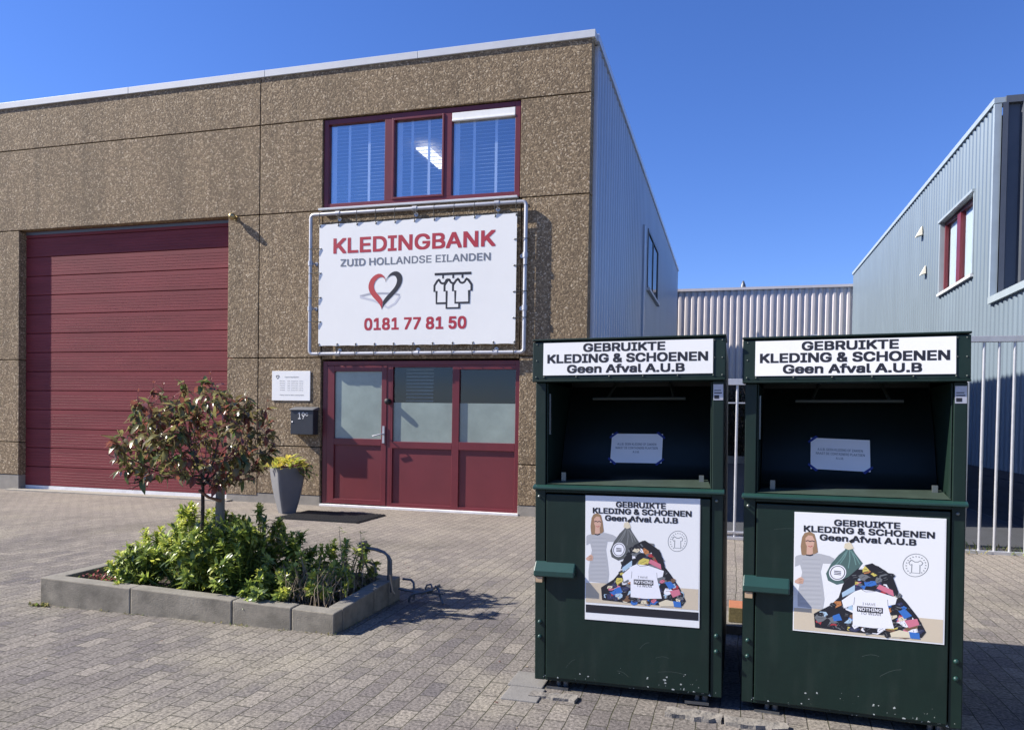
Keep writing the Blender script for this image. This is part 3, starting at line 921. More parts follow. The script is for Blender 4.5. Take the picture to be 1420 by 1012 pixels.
# ================================================================= foliage helpers
def leaf(mb, p, d, nrm, L, W, mt, droop=.3, fold=.25):
    p, d = Vector(p), Vector(d).normalized()
    s = d.cross(nrm)
    if s.length < 1e-4: s = d.cross(Vector((.3,.8,.1)))
    s.normalize(); nn = s.cross(d).normalized()
    mid = p+d*L*.5 - nn*droop*L*.12
    tip = p+d*L - nn*droop*L*.45
    e = nn*fold*W*.5
    a = p+d*L*.28 + s*W*.42 + e; a2 = p+d*L*.28 - s*W*.42 + e
    c = mid+d*L*.12 + s*W*.46 + e - nn*droop*L*.05; c2 = mid+d*L*.12 - s*W*.46 + e - nn*droop*L*.05
    m1 = p+d*L*.28; m2 = mid+d*L*.12
    mb.add([p,a,c,tip,m2,m1,a2,c2],[(0,1,5),(1,2,4,5),(2,3,4),(0,5,6),(5,4,7,6),(4,3,7)],mt,True)
def rdir(r, up=0.0):
    while True:
        v = Vector((r.uniform(-1,1),r.uniform(-1,1),r.uniform(-1,1)))
        if .05 < v.length < 1: break
    v.normalize(); v.z += up
    return v.normalized()

# pot plant
r = random.Random(3)
fo = MB(); st = MB()
for i in range(210):
    a = r.uniform(0,2*math.pi); q = r.random()**.5*.25
    base = Vector((O[0]+q*math.cos(a)*1.05,O[1]+q*math.sin(a),.62+.13*(1-(q/.24)**2)*r.uniform(.5,1.15)))
    d = Vector((math.cos(a)*.8+r.uniform(-.4,.4),math.sin(a)*.8+r.uniform(-.4,.4),r.uniform(.1,.9)))
    leaf(fo,base,d,Vector((0,0,1)),r.uniform(.07,.12),r.uniform(.035,.05),r.choice([0,0,0,1,1,2]),.6,.4)
for i in range(16):
    a = r.uniform(-.9,.5); tip = Vector((O[0]+.25+r.uniform(0,.14),O[1]+r.uniform(-.15,.1),.60+r.uniform(-.16,.08)))
    s0 = Vector((O[0]+.08,O[1],.64))
    st.tube([s0,(s0+tip)/2+Vector((0,0,.05)),tip],.004,4)
    for k in range(4):
        leaf(fo,tip-(tip-s0)*.15*k,Vector((.7,r.uniform(-.6,.6),r.uniform(-.6,.3))),Vector((0,0,1)),.085,.036,r.choice([1,3,3]),.5,.3)
for i in range(10):
    a = r.uniform(0,6.28); st.tube([(O[0],O[1],.57),(O[0]+.12*math.cos(a),O[1]+.12*math.sin(a),.68)],.005,4)
pp = empty('potted_plant', (O[0],O[1],.566))
tag(pp, 'golden green leafy plant spilling over the rim of the grey pot', 'plant')
fo.build('foliage',[MT['ly'],MT['lg4'],MT['lg3'],MT['lg1']],pp,(O[0],O[1],.566)); st.build('stem',MT['twig'],pp,(O[0],O[1],.566))

# ================================================================= RAISED PLANTER
PX0,PX1,PY0,PY1 = -2.690,-.435,-5.90,-4.93
def ptop(x,y):
    u = (x-PX0)/(PX1-PX0); v = (y-PY0)/(PY1-PY0)
    return (1-u)*(1-v)*.190+u*(1-v)*.132+u*v*.172+(1-u)*v*.195
pl = empty('raised_planter', (-1.56,-5.41,0))
tag(pl, 'low concrete kerb planter bed on the paving before the building', 'planter')
O = (-1.56,-5.41,0)
T = .105
def block(x0,x1,y0,y1,j):
    dz = rnd.uniform(-.004,.004); o = rnd.uniform(-.004,.004); gp = .004
    horizontal = j == 'h'
    if horizontal: x0 += gp/2; x1 -= gp/2; y0 += o; y1 += o
    else: y0 += gp/2; y1 -= gp/2; x0 += o; x1 += o
    m = MB()
    m.hexa([(x0,y0,-.05),(x1,y0,-.05),(x1,y1,-.05),(x0,y1,-.05),
            (x0,y0,ptop(x0,y0)+dz),(x1,y0,ptop(x1,y0)+dz),(x1,y1,ptop(x1,y1)+dz),(x0,y1,ptop(x0,y1)+dz)])
    m.m[1] = 1
    m.build('kerb_block',[MT['kerb'],MT['kerbt']],pl,O,bevel=.008)
for a,c in zip([PX0,-1.937,-1.157,-.732],[-1.937,-1.157,-.732,PX1]): block(a,c,PY0,PY0+T,'h')
for a,c in zip([PX0,-2.1,-1.55,-1.0],[-2.1,-1.55,-1.0,PX1]): block(a,c,PY1-T,PY1,'h')
ys = [PY0+T,-5.60,-5.36,-5.13,PY1-T]
for a,c in zip(ys[:-1],ys[1:]): block(PX1-T,PX1,a,c,'v')
for a,c in zip([PY0+T,-5.4],[-5.4,PY1-T]): block(PX0,PX0+T,a,c,'v')
m = MB()
nx,ny = 30,12; vs=[]; fs=[]
for j in range(ny+1):
    for i in range(nx+1):
        x = PX0+T-.01+(PX1-PX0-2*T+.02)*i/nx; y = PY0+T-.01+(PY1-PY0-2*T+.02)*j/ny
        vs.append((x,y,.06+.04*math.sin(i*.35)*math.sin(j*.5)+rnd.uniform(-.01,.012)))
for j in range(ny):
    for i in range(nx): a=j*(nx+1)+i; fs.append((a,a+1,a+nx+2,a+nx+1))
m.add(vs,fs,0,True); m.build('soil',MT['soil'],pl,O)

# ---- shrubs in the bed
def shrub(label, cx, cy, rad, h, seed, cols, nst=16, flowers=0, L=(.06,.095), W=(.020,.03), ros=11, lean=(0,0), name='shrub', stemmat='lg2', ry=None, sidel=12):
    r = random.Random(seed)
    fo, st, fl = MB(), MB(), MB()
    z0 = .06
    o = (cx,cy,z0)
    ry = ry or rad
    for i in range(nst):
        a = r.uniform(0,2*math.pi); q = math.sqrt(r.random())
        tx = cx+lean[0]*q+rad*q*math.cos(a); ty = cy+lean[1]*q+ry*q*math.sin(a)
        tz = z0+(h-z0)*(1-.70*q**2.4)*r.uniform(.86,1.03)
        ty = min(max(ty,PY0+.02),PY1-.02)
        b0 = Vector((cx+(tx-cx)*.3,cy+(ty-cy)*.3,z0)); t = Vector((tx,ty,tz))
        midp = (b0+t)/2+Vector((r.uniform(-.02,.02),r.uniform(-.02,.02),.02))
        st.tube([b0,midp,t],[.006,.005,.003],5)
        ax = (t-midp).normalized()
        for k in range(ros):                      # rosette at the tip
            d = (rdir(r)+ax*r.uniform(.1,.9)); 
            leaf(fo,t-ax*r.uniform(0,.05),d,ax,r.uniform(*L),r.uniform(*W),r.choices(range(len(cols)),weights=[c[1] for c in cols])[0],r.uniform(.1,.8),r.uniform(.1,.5))
        for k in range(sidel):                       # leaves down the stem
            f = r.uniform(.15,.95); p = b0.lerp(midp,f*2) if f<.5 else midp.lerp(t,f*2-1)
            d = rdir(r,.15); d.z = abs(d.z)*.6-.1
            leaf(fo,p,d,Vector((0,0,1)),r.uniform(*L),r.uniform(*W),r.choices(range(len(cols)),weights=[c[1]*(.35 if c[2] else 1) for c in cols])[0],r.uniform(.2,1.0),r.uniform(.1,.5))
        if flowers and r.random() < flowers:
            for k in range(26):
                d = rdir(r,.4)
                leaf(fl,t+ax*.02+d*r.uniform(.0,.035),d,Vector((0,0,1)),.022,.02,r.choice([0,0,1]),.1,.2)
    e = empty(name,o)
    tag(e,label,'shrub','shrubs in the planter')
    fo.build('foliage',[MT[c[0]] for c in cols],e,o); st.build('stem',MT[stemmat],e,o)
    if flowers: fl.build('blossom',[MT['lg4'],MT['lg3']],e,o)
    return e
# colours: (material, weight, is_young)
BG = (.045,.085); BW = (.017,.029)
shrub('thin shrub with yellow flower heads, leftmost in the planter', -2.30,-5.30,.22,0.43,11,[('lg2',3,0),('lg3',4,1),('lg4',3,1)],18,.75,(.05,.09),(.018,.028),10)
shrub('low shrub with bright yellow blossom at the front left of the planter', -2.14,-5.58,.24,0.39,12,[('lg1',2,0),('lg2',4,0),('lg3',4,1)],26,.40,BG,BW,17,sidel=17)
shrub('yellow green bushy shrub left of the tree trunk', -2.00,-5.25,.28,0.64,13,[('lg2',3,0),('lg3',5,1),('lg4',4,1)],36,.45,BG,BW,17,sidel=17)
shrub('dark glossy shrub in front of the tree trunk', -1.74,-5.56,.30,0.56,14,[('lg1',2,0),('lg2',4,0),('lg3',7,1),('lg4',2,1)],42,.06,BG,BW,18,sidel=17)
shrub('tall green shrub right behind the tree stake', -1.50,-5.15,.30,0.63,15,[('lg1',2,0),('lg2',4,0),('lg3',6,1),('lg4',2,1)],44,.10,BG,BW,18,sidel=17)
shrub('dense dark green shrub right of the tree stake at the front', -1.34,-5.54,.28,0.58,16,[('lg1',2,0),('lg2',4,0),('lg3',6,1),('lg4',1,1)],40,.05,BG,BW,18,sidel=17)
shrub('leafy green shrub in the middle right of the planter', -1.12,-5.25,.23,0.47,17,[('lg1',2,0),('lg2',4,0),('lg3',6,1),('lg4',1,1)],32,.10,BG,BW,16,sidel=17)
shrub('sparse shrub with bare brown stalks near the right kerb', -.86,-5.45,.28,0.43,18,[('lg2',3,0),('lg3',5,1),('lg4',2,1)],34,.2,(.04,.07),(.02,.034),9,stemmat='stalk',sidel=9)
shrub('twiggy shrub with thin tall sprigs at the back right of the planter', -.76,-5.15,.24,0.45,19,[('lg3',4,1),('lg2',3,0),('lg4',3,1)],30,.2,(.04,.07),(.02,.032),9,stemmat='stalk',sidel=9)
shrub('very low leafy shrub over the front kerb right of centre', -1.02,-5.70,.20,0.29,20,[('lg1',2,0),('lg2',3,0),('lg3',4,1)],20,.2,(.05,.075),(.022,.032),8)
shrub('rounded yellow tipped shrub close around the tree trunk', -1.74,-5.28,.22,.64,23,[('lg2',4,0),('lg3',5,1),('lg4',3,1)],30,.30,BG,BW,15,sidel=16)
shrub('mid green shrub between the tree stake and the front kerb', -1.52,-5.46,.22,.60,24,[('lg1',2,0),('lg2',4,0),('lg3',6,1),('lg4',1,1)],30,.15,BG,BW,15,sidel=16)
# tall sprigs
def sprig(label, x, y, h, seed):
    r = random.Random(seed); m = MB(); f = MB()
    o=(x,y,.06); p=[(x,y,.06),(x+.01,y,.06+h*.5),(x+r.uniform(-.02,.02),y,.06+h)]
    m.tube(p,[.004,.003,.002],5)
    for k in range(16):
        fz = r.uniform(.4,1.0); leaf(f,(x+r.uniform(-.01,.01),y,.06+h*fz),Vector((r.uniform(-1,1),r.uniform(-1,1),r.uniform(-.1,.6))),Vector((0,0,1)),r.uniform(.025,.045),.022,r.choice([0,1]),.3,.2)
    e = empty('sprig',o); tag(e,label,'plant','tall sprigs in the planter'); f.build('foliage',[MT['lg3'],MT['lg4']],e,o); m.build('stem',MT['stalk'],e,o)
sprig('left one of the two thin tall sprigs rising before the doormat', -.72,-5.30,.50,31)
sprig('right one of the two thin tall sprigs rising before the doormat', -.60,-5.22,.47,32)
# dry grass stalks at the right of the bed: uncountable
m = MB(); r = random.Random(5)
for i in range(150):
    x = r.uniform(-.98,-.56); y = r.uniform(-5.72,-5.08); h = r.uniform(.12,.30)
    m.tube([(x,y,.06),(x+r.uniform(-.03,.05),y+r.uniform(-.03,.03),.06+h*.6),(x+r.uniform(-.06,.12),y+r.uniform(-.06,.06),.06+h)],[.0028,.002,.001],3,0,False)
tag(m.build('dry_stalks',MT['stalk']),'dry straw coloured stalks between the shrubs at the right of the bed','stalks',None,'stuff')
# dusty pink ground cover front left
m = MB()
for i in range(140):
    x = r.uniform(-2.56,-2.24); y = r.uniform(-5.77,-5.52)
    leaf(m,(x,y,.10+r.uniform(0,.09)),rdir(r,.3),Vector((0,0,1)),.03,.016,r.choice([0,0,1]),.3,.2)
tag(m.build('ground_cover',[MT['pink'],MT['lg2']]),'dusty pink ground cover in the left corner of the planter','ground cover',None,'stuff')

m = MB(); r = random.Random(41)
for i in range(420):
    q = r.random()
    if q < .55:
        x = PX0+(PX1-PX0)*r.random(); y = PY0-r.uniform(.0,.03); sc = r.uniform(.3,.8)
        if math.sin(x*9)+math.sin(x*23+1) < .1: continue
    elif q < .72: x = PX0+r.uniform(-.05,.10); y = PY0-r.uniform(0,.05); sc = r.uniform(.6,1.3)
    else: x = PX1+r.uniform(0,.02); y = r.uniform(PY0,PY1); sc = r.uniform(.3,.7)
    leaf(m,(x,y,0),Vector((r.uniform(-1,1),r.uniform(-1,.2),r.uniform(.2,.9))),Vector((0,0,1)),.028*sc,.012*sc,r.choice([0,1,1]),.4,.2)
tag(m.build('moss',[MT['lg2'],MT['grass']]),'tiny moss and weeds growing along the foot of the planter kerb','moss',None,'stuff')
m = MB(); r = random.Random(43)
for i in range(260):          # litter and leaf fragments on the paving
    x = r.uniform(-9,4.8); y = -8.2+7.9*r.random()**.8
    leaf(m,(x,y,.003),Vector((r.uniform(-1,1),r.uniform(-1,1),.05)),Vector((0,0,1)),r.uniform(.008,.028),r.uniform(.006,.014),r.choice([0,1,2]),.2,.3)
tag(m.build('leaf_litter',[MT['stalk'],MT['bark'],MT['lr2']]),'scattered dry leaf bits on the paving','litter',None,'stuff')

# ---- young tree and stake
tr_o = (-1.775,-5.40,.06)
tree = empty('young_tree', tr_o)
tag(tree, 'small round crowned tree with bronze red leaves growing in the planter', 'tree')
r = random.Random(21)
tb, br, fo = MB(), MB(), MB()
fork = Vector((-1.772,-5.40,.84))
tb.tube([(-1.775,-5.40,.05),(-1.785,-5.40,.35),(-1.770,-5.40,.65),fork],[.016,.014,.013,.012],8)
tb.build('trunk',MT['bark'],tree,tr_o)
tips = []
def grow(p, d, L, rad, depth):
    n = 4; pts = [p]; q = p.copy(); dd = d.normalized()
    for k in range(n):
        dd = (dd+rdir(r)*.13+Vector((0,0,.035))).normalized(); q = q+dd*(L/n)
        e_ = q-Vector((-1.83,-5.40,1.165))
        if (e_.x/.60)**2+(e_.y/.58)**2+(e_.z/.47)**2 > 1.0: q = q-dd*(L/n)*.8
        pts.append(q.copy())
    br.tube(pts,[rad*(1-.45*k/n) for k in range(n+1)],5,0 if depth < 2 else 1)
    if depth >= 3 or L < .10:
        tips.append((q.copy(),dd.copy())); return
    for k in range(r.choice([2,3,3]) if depth else 3):
        f = r.uniform(.45,1.0); i = min(n-1,int(f*n)); pp = pts[i].lerp(pts[i+1],f*n-i)
        grow(pp,(dd+rdir(r)*.62),L*r.uniform(.45,.66),rad*.55,depth+1)
    tips.append((q.copy(),dd.copy()))
NB = 17
for i in range(NB):
    a = 2*math.pi*i/NB+r.uniform(-.2,.2); el = (.0,.35,.75,1.15,.2)[i%5]+r.uniform(-.1,.1)
    d = Vector((math.cos(a)*math.cos(el),math.sin(a)*math.cos(el)*.85,math.sin(el)))
    grow(fork+Vector((0,0,r.uniform(-.04,.07))),d,r.uniform(.40,.50),.009,1)
cen = Vector((-1.83,-5.40,1.165))
def shell(p):
    q = p-cen; return math.sqrt((q.x/.57)**2+(q.y/.54)**2+(q.z/.44)**2)
cw = [4,3,4,1]
tips = [t for t in tips if shell(t[0]) < 1.04]
MAIN = len(tips)
anchors = [t[0] for t in tips]
for i in range(185):                      # finer twigs fill the crown
    d = rdir(r); q = r.uniform(.55,1.02)
    p = cen+Vector((d.x*.57,d.y*.54,d.z*.44))*q
    if p.z < .84 and abs(p.x-cen.x) < .30: continue
    n_ = min(anchors, key=lambda a_: (a_-p).length)
    if (n_-p).length > .34: continue
    m_p = (n_+p)/2+Vector((0,0,-.02)); br.tube([n_,m_p,p],[.0035,.003,.002],4,1)
    tips.append((p,(p-n_).normalized()*.6+Vector((0,0,.3))))
for (p,d) in tips:
    k = shell(p)
    nl = r.choice([5,6,7]) if k > .45 else 2
    for j in range(nl):
        dd = (rdir(r)+d*.5+Vector((0,0,-.40)))
        leaf(fo,p-d*r.uniform(0,.06),dd,Vector((0,0,1))+rdir(r)*.5,r.choice([r.uniform(.04,.06),r.uniform(.06,.085),r.uniform(.08,.11)]),r.uniform(.026,.050),r.choices(range(4),weights=cw)[0],r.uniform(.4,1.3),r.uniform(.2,.7))
    if r.random() < .18 and p.z > 1.15:
        t2 = p+Vector((r.uniform(-.015,.015),0,.06)); br.tube([p,t2],[.003,.0015],4,1)
        for j in range(4): leaf(fo,t2,rdir(r,.8),Vector((0,0,1)),.03,.010,1,.1,.3)
br.build('branch',[MT['bark'],MT['twig']],tree,tr_o)
fo.build('foliage',[MT['lr1'],MT['lr2'],MT['lr3'],MT['lg1']],tree,tr_o)
m = MB(); m.lathe((-1.655,-5.36,.05),[(.032,0),(.032,.90),(.029,.915),(0,.915)],14)
sk = empty('tree_stake',(-1.655,-5.36,.05)); tag(sk,'round weathered wooden stake strapped beside the tree trunk','stake')
m.build('post',MT['wood'],sk,(-1.655,-5.36,.05))
m = MB(); m.tube([(-1.655,-5.399,.72),(-1.70,-5.425,.735),(-1.775,-5.425,.775),(-1.79,-5.41,.78)],.011,6); m.tube([(-1.625,-5.39,.71),(-1.655,-5.40,.72),(-1.69,-5.37,.72)],.011,6)
m.build('strap',MT['strap'],sk,(-1.655,-5.36,.05))

# ================================================================= bicycle stands
bk = empty('bicycle_stand', (-.5,-5.12,.15))
tag(bk, 'bent dark steel bicycle stand hooked over the right kerb of the planter', 'bicycle stand')
O = (-.5,-5.12,.15)
m = MB(); m.tube([(-.655,-5.11,.392),(-.56,-5.11,.385),(-.475,-5.13,.372),(-.435,-5.14,.350),(-.418,-5.14,.320),(-.412,-5.14,.10)],.0095,8); m.build('loop',MT['galv_d'],bk,O)
m = MB(); m.tube([(-.655,-5.06,.385),(-.56,-5.06,.378),(-.500,-5.07,.362),(-.472,-5.08,.340),(-.463,-5.08,.310),(-.463,-5.08,.165)],.0095,8); m.build('loop',MT['galv_d'],bk,O)
m = MB(); m.tube([(-.66,-5.10,.290),(-.60,-5.10,.288),(-.565,-5.10,.272),(-.552,-5.10,.240),(-.55,-5.10,.165)],.008,8); m.build('small_loop',MT['galv_d'],bk,O)
m = MB(); m.box(-.675,-.655,-5.13,-5.03,.33,.43); m.tube([(-.665,-5.08,.34),(-.60,-5.08,.165)],.007,6); m.tube([(-.665,-5.10,.34),(-.69,-5.10,.16)],.007,6); m.build('bracket',MT['galv_d'],bk,O)
m = MB(); m.tube([(-.414,-5.16,.225),(-.405,-5.165,.17),(-.39,-5.17,.115),(-.37,-5.17,.095)],.006,6); m.build('hook',MT['tan'],bk,O)

b2 = empty('bicycle_stand', (-.22,-4.98,0))
tag(b2, 'flattened dark steel bicycle stand lying on the paving right of the planter', 'bicycle stand')
O = (-.22,-4.98,0)
m = MB(); m.tube([(-.41,-4.95,.155),(-.345,-4.95,.153),(-.320,-4.96,.135),(-.312,-4.97,.09),(-.31,-4.98,.012)],.0085,8); m.build('loop',MT['galv_d'],b2,O)
m = MB(); m.tube([(-.41,-5.02,.10),(-.36,-5.01,.088),(-.25,-4.99,.078),(-.17,-4.97,.085)],.0085,8); m.build('rail',MT['galv_d'],b2,O)
m = MB(); m.tube([(-.325,-5.03,.012),(-.318,-5.03,.05),(-.29,-5.02,.074),(-.23,-5.0,.082),(-.16,-4.98,.10)],.009,8); m.build('loop',MT['galv_d'],b2,O)
m = MB(); m.tube([(-.165,-4.93,.115),(-.13,-4.95,.10),(-.105,-4.98,.06),(-.075,-5.0,.012)],.009,8); m.build('loop',MT['galv_d'],b2,O)
m = MB(); m.hexa([(-.25,-5.0,.060),(-.14,-4.90,.118),(-.125,-4.93,.118),(-.235,-5.03,.060),(-.25,-5.0,.072),(-.14,-4.90,.13),(-.125,-4.93,.13),(-.235,-5.03,.072)])
m.hexa([(-.21,-4.96,.07),(-.075,-4.99,.080),(-.07,-5.02,.080),(-.205,-4.99,.07),(-.21,-4.96,.08),(-.075,-4.99,.09),(-.07,-5.02,.09),(-.205,-4.99,.08)]); m.build('flat_bar',MT['galv_d'],b2,O)
m = MB(); m.tube([(-.26,-4.9,.075),(-.245,-4.89,.11),(-.215,-4.89,.118),(-.19,-4.91,.085)],.007,6); m.build('small_loop',MT['galv_d'],b2,O)

# ================================================================= CLOTHING CONTAINERS
def Ncrop(x, y):
    u = (x-95)/968; t = 82+58*u; bb = 840+115*u
    return u, 1-(y-t)/(bb-t)
BAGC = {'grey':(.10,.105,.105), 'green':(.075,.135,.125)}
pal = {}
def pm(name, c):
    if name not in pal: pal[name] = mat('print_'+name, c, .5)
    return pal[name]
def poster_art(mb, mp0, bag, seed):
    """fills the picture area 0..1 x 0..1; returns materials"""
    mats = [pm('white',(.80,.80,.79)), MT['vblk'], pm('floor',(.60,.51,.38)), pm('dress',(.44,.445,.46)), pm('dress_stripe',(.33,.335,.36)),
            pm('hair',(.30,.185,.10)), pm('skin',(.62,.38,.28)), pm('bag_'+bag,BAGC[bag]), pm('bag_fold_'+bag,tuple(c*2.0 for c in BAGC[bag])), pm('pure',(.82,.82,.86)),
            pm('c_red',(.42,.04,.05)), pm('c_pink',(.62,.18,.25)), pm('c_blue',(.04,.16,.50)), pm('c_navy',(.03,.035,.09)), pm('c_cream',(.70,.62,.45)),
            pm('c_grey',(.16,.17,.18)), pm('c_brown',(.20,.11,.06)), pm('c_yellow',(.62,.52,.12)), pm('c_lightblue',(.40,.55,.68)), pm('c_orange',(.50,.20,.07)), pm('dress_light',(.54,.54,.55))]
    P = lambda pts, ly, mi: put_poly(mb, [Ncrop(*p) for p in pts], mp0, ly, mi)
    S = lambda pts, w, ly, mi, c=False: put_stroke(mb, [Ncrop(*p) for p in pts], w/900., mp0, ly, mi, c)
    put_poly(mb, [(0,0),(1,0),(1,1),(0,1)], mp0, 0, 0)
    P([(95,700),(300,716),(700,760),(1061,800),(1060,955),(95,840)],1,2)
    P([(105,362),(160,350),(215,350),(260,350),(330,368),(362,385),(345,418),(285,415),(272,470),(288,560),(300,650),(290,718),(120,692),(118,620),(130,545),(147,470),(132,420),(97,432),(97,372)],2,3)
    for k in range(22):
        y = 385+k*14.5; S([(146-(10 if k>11 else 0),y),(200,y+2),(270+(8 if k>12 else 0),y+6)],2.6,2.3,20 if k%2 else 4)  # fine printed stripes across the dress, alternately lighter and darker grey
    P([(140,352),(134,300),(143,240),(160,214),(195,206),(226,222),(241,270),(252,342),(232,353),(150,360)],3,5)
    P([(176,300),(216,302),(218,356),(174,358)],3.4,6)
    P([(166,246),(185,230),(213,233),(229,266),(223,303),(203,325),(182,312),(167,282)],3.8,6)
    S([(168,268),(183,264),(196,270),(212,266),(228,272)],7,4.2,1)
    S([(186,300),(200,306),(214,300)],5,4.2,10)
    S([(172,357),(198,362),(219,356)],9,4.2,1)
    P([(97,524),(122,508),(142,500),(160,516),(154,545),(120,545),(97,536)],3.6,6)
    for k in range(3): S([(124,512+k*12),(150,518+k*10)],3,4,16)
    P([(440,312),(476,313),(496,350),(542,410),(560,432),(505,490),(432,545),(380,556),(322,528),(308,482),(340,420),(390,362),(430,330)],3,7)
    for (a,c_) in (((450,330),(400,420)),((462,330),(455,450)),((470,335),(505,430)),((445,335),(360,440)),((474,340),(530,425))): S([a,((a[0]+c_[0])/2+6,(a[1]+c_[1])/2),c_],7,3.5,8)
    P([(430,288),(455,280),(472,286),(490,322),(455,330),(424,316)],4,14)
    P([(455,272),(478,258),(497,264),(490,281),(468,286)],4.4,1)
    c = (385,478)
    P(circ(c[0],c[1],57,52,24),4,9); S(circ(c[0],c[1],47,43,24),5,4.5,1,True)
    for k in range(3): S([(362,466+k*10),(408,472+k*10)],6,4.6,1)
    heap = [(230,742),(340,690),(395,640),(420,560),(450,512),(520,452),(590,422),(650,440),(735,500),(778,620),(830,680),(905,780),(957,880),(930,916),(780,905),(590,882),(440,862),(240,832)]
    P(heap,5,1)
    def inside(x,y):
        k = False; n = len(heap)
        for i in range(n):
            (x1,y1),(x2,y2) = heap[i],heap[i-1]
            if (y1>y) != (y2>y) and x < (x2-x1)*(y-y1)/(y2-y1)+x1: k = not k
        return k
    r = random.Random(seed); cnt = 0
    cols = [1,1,1,13,13,15,15,9,10,11,12,14,16,17,18,19,9,1,15]
    while cnt < 165:
        x, y = r.uniform(230,955), r.uniform(425,915)
        if not inside(x,y): continue
        rr_ = r.uniform(20,46); n = r.choice([5,6,7]); a0 = r.uniform(0,6)
        pts = []
        for k in range(n):
            a = a0+2*math.pi*k/n; q = rr_*r.uniform(.5,1.15); pts.append((x+q*math.cos(a)*1.25,y+q*math.sin(a)*.75))
        if not all(inside(*p) for p in pts): 
            if r.random() > .8: continue
            pts = [p if inside(*p) else (x+(p[0]-x)*.7,y+(p[1]-y)*.7) for p in pts]
        ly = 5.3+cnt*.018; ci = r.choice(cols); P(pts,ly,ci); cnt += 1
        fold = 15 if ci in (1,13) else 1
        S([((pts[0][0]+x)/2,(pts[0][1]+y)/2),(x+r.uniform(-3,3),y+r.uniform(-3,3)),((pts[3][0]+x)/2,(pts[3][1]+y)/2)],r.choice([2,2.5,3]),ly+.006,fold)
        P([pts[1],pts[2],((pts[2][0]*2+x)/3,(pts[2][1]*2+y)/3),((pts[1][0]*2+x)/3,(pts[1][1]*2+y)/3)],ly+.009,{9:20,14:16,18:15,17:16,11:10,12:13,1:15,13:1}.get(ci,1))
    P([(560,432),(610,420),(690,470),(742,510),(780,612),(772,640),(722,592),(682,522),(600,472)],8.2,1)
    P([(420,592),(440,530),(470,505),(500,520),(500,580)],8.2,1)
    P([(415,610),(500,560),(500,600),(420,640)],8.3,18)
    P([(355,760),(400,745),(420,790),(365,795)],8.3,12); P([(780,735),(830,730),(868,770),(820,790)],8.3,12)
    P([(660,560),(745,600),(752,640),(640,585)],8.3,11); P([(820,800),(900,790),(915,830),(850,850)],8.35,11)
    P([(730,880),(790,862),(860,880),(870,915),(740,908)],8.35,14); P([(850,875),(915,885),(920,925),(860,918)],8.4,12)
    P([(415,660),(500,602),(540,590),(640,605),(772,650),(762,692),(715,702),(756,852),(620,846),(490,826),(488,690),(430,712)],8.6,9)
    S([(545,592),(570,606),(615,606),(640,604)],4,8.8,15); S([(500,640),(495,690)],3,8.8,15); S([(712,660),(716,702)],3,8.8,15)
    def T(s, box, ly, mi, bold):
        (xa,ya),(xb,yb) = box
        ua,va = Ncrop(xa,yb); ub,vb = Ncrop(xb,ya+(yb-ya)*0)
        # baseline follows the picture's own horizontal
        u0,v0 = Ncrop(xa,yb); u1,v1 = Ncrop(xb,yb+ (xb-xa)*.09)
        _,vt = Ncrop(xa,ya)
        put_text(mb,s,mp0,u0,u1,v0,vt,ly,mi,bold)
    T('I HAVE',((552,676),(636,692)),8.9,1,.0)
    u0,v0 = Ncrop(516,734); u1,v1 = Ncrop(684,714)
    put_poly(mb,[(u0,v0),(u1,v0),(u1,v0+.046),(u0,v0+.046)],mp0,8.9,1)
    put_text(mb,'NOTHING',mp0,u0+.008,u1-.008,v0+.009,v0+.038,9.3,9,.03)
    T('TO WEAR',((540,735),(672,754)),8.9,1,.01)
    # round emblem with a shirt
    c = (885,438)
    S(circ(c[0],c[1],79,75,32),4,1,15,True)
    S([(858,402),(842,420),(852,436),(862,430),(860,486),(912,492),(912,436),(920,440),(930,424),(914,408),(900,416),(880,416),(858,402)],5,1,15)
    for k in range(20):
        if k in (4,5,6): continue
        a = 2*math.pi*k/20; S([(c[0]+61*math.cos(a)-2,c[1]+59*math.sin(a)),(c[0]+61*math.cos(a)+6,c[1]+59*math.sin(a)+3)],6,1.2,15)
    # heading
    put_text(mb,'GEBRUIKTE',mp0,.270,.712,.905,.960,4.9,1,.047,1.0)
    put_text(mb,'KLEDING & SCHOENEN',mp0,.060,.935,.842,.897,4.9,1,.047,1.0)
    put_text(mb,'Geen Afval A.U.B',mp0,.172,.818,.776,.832,4.9,1,.047,1.0)
    return mats

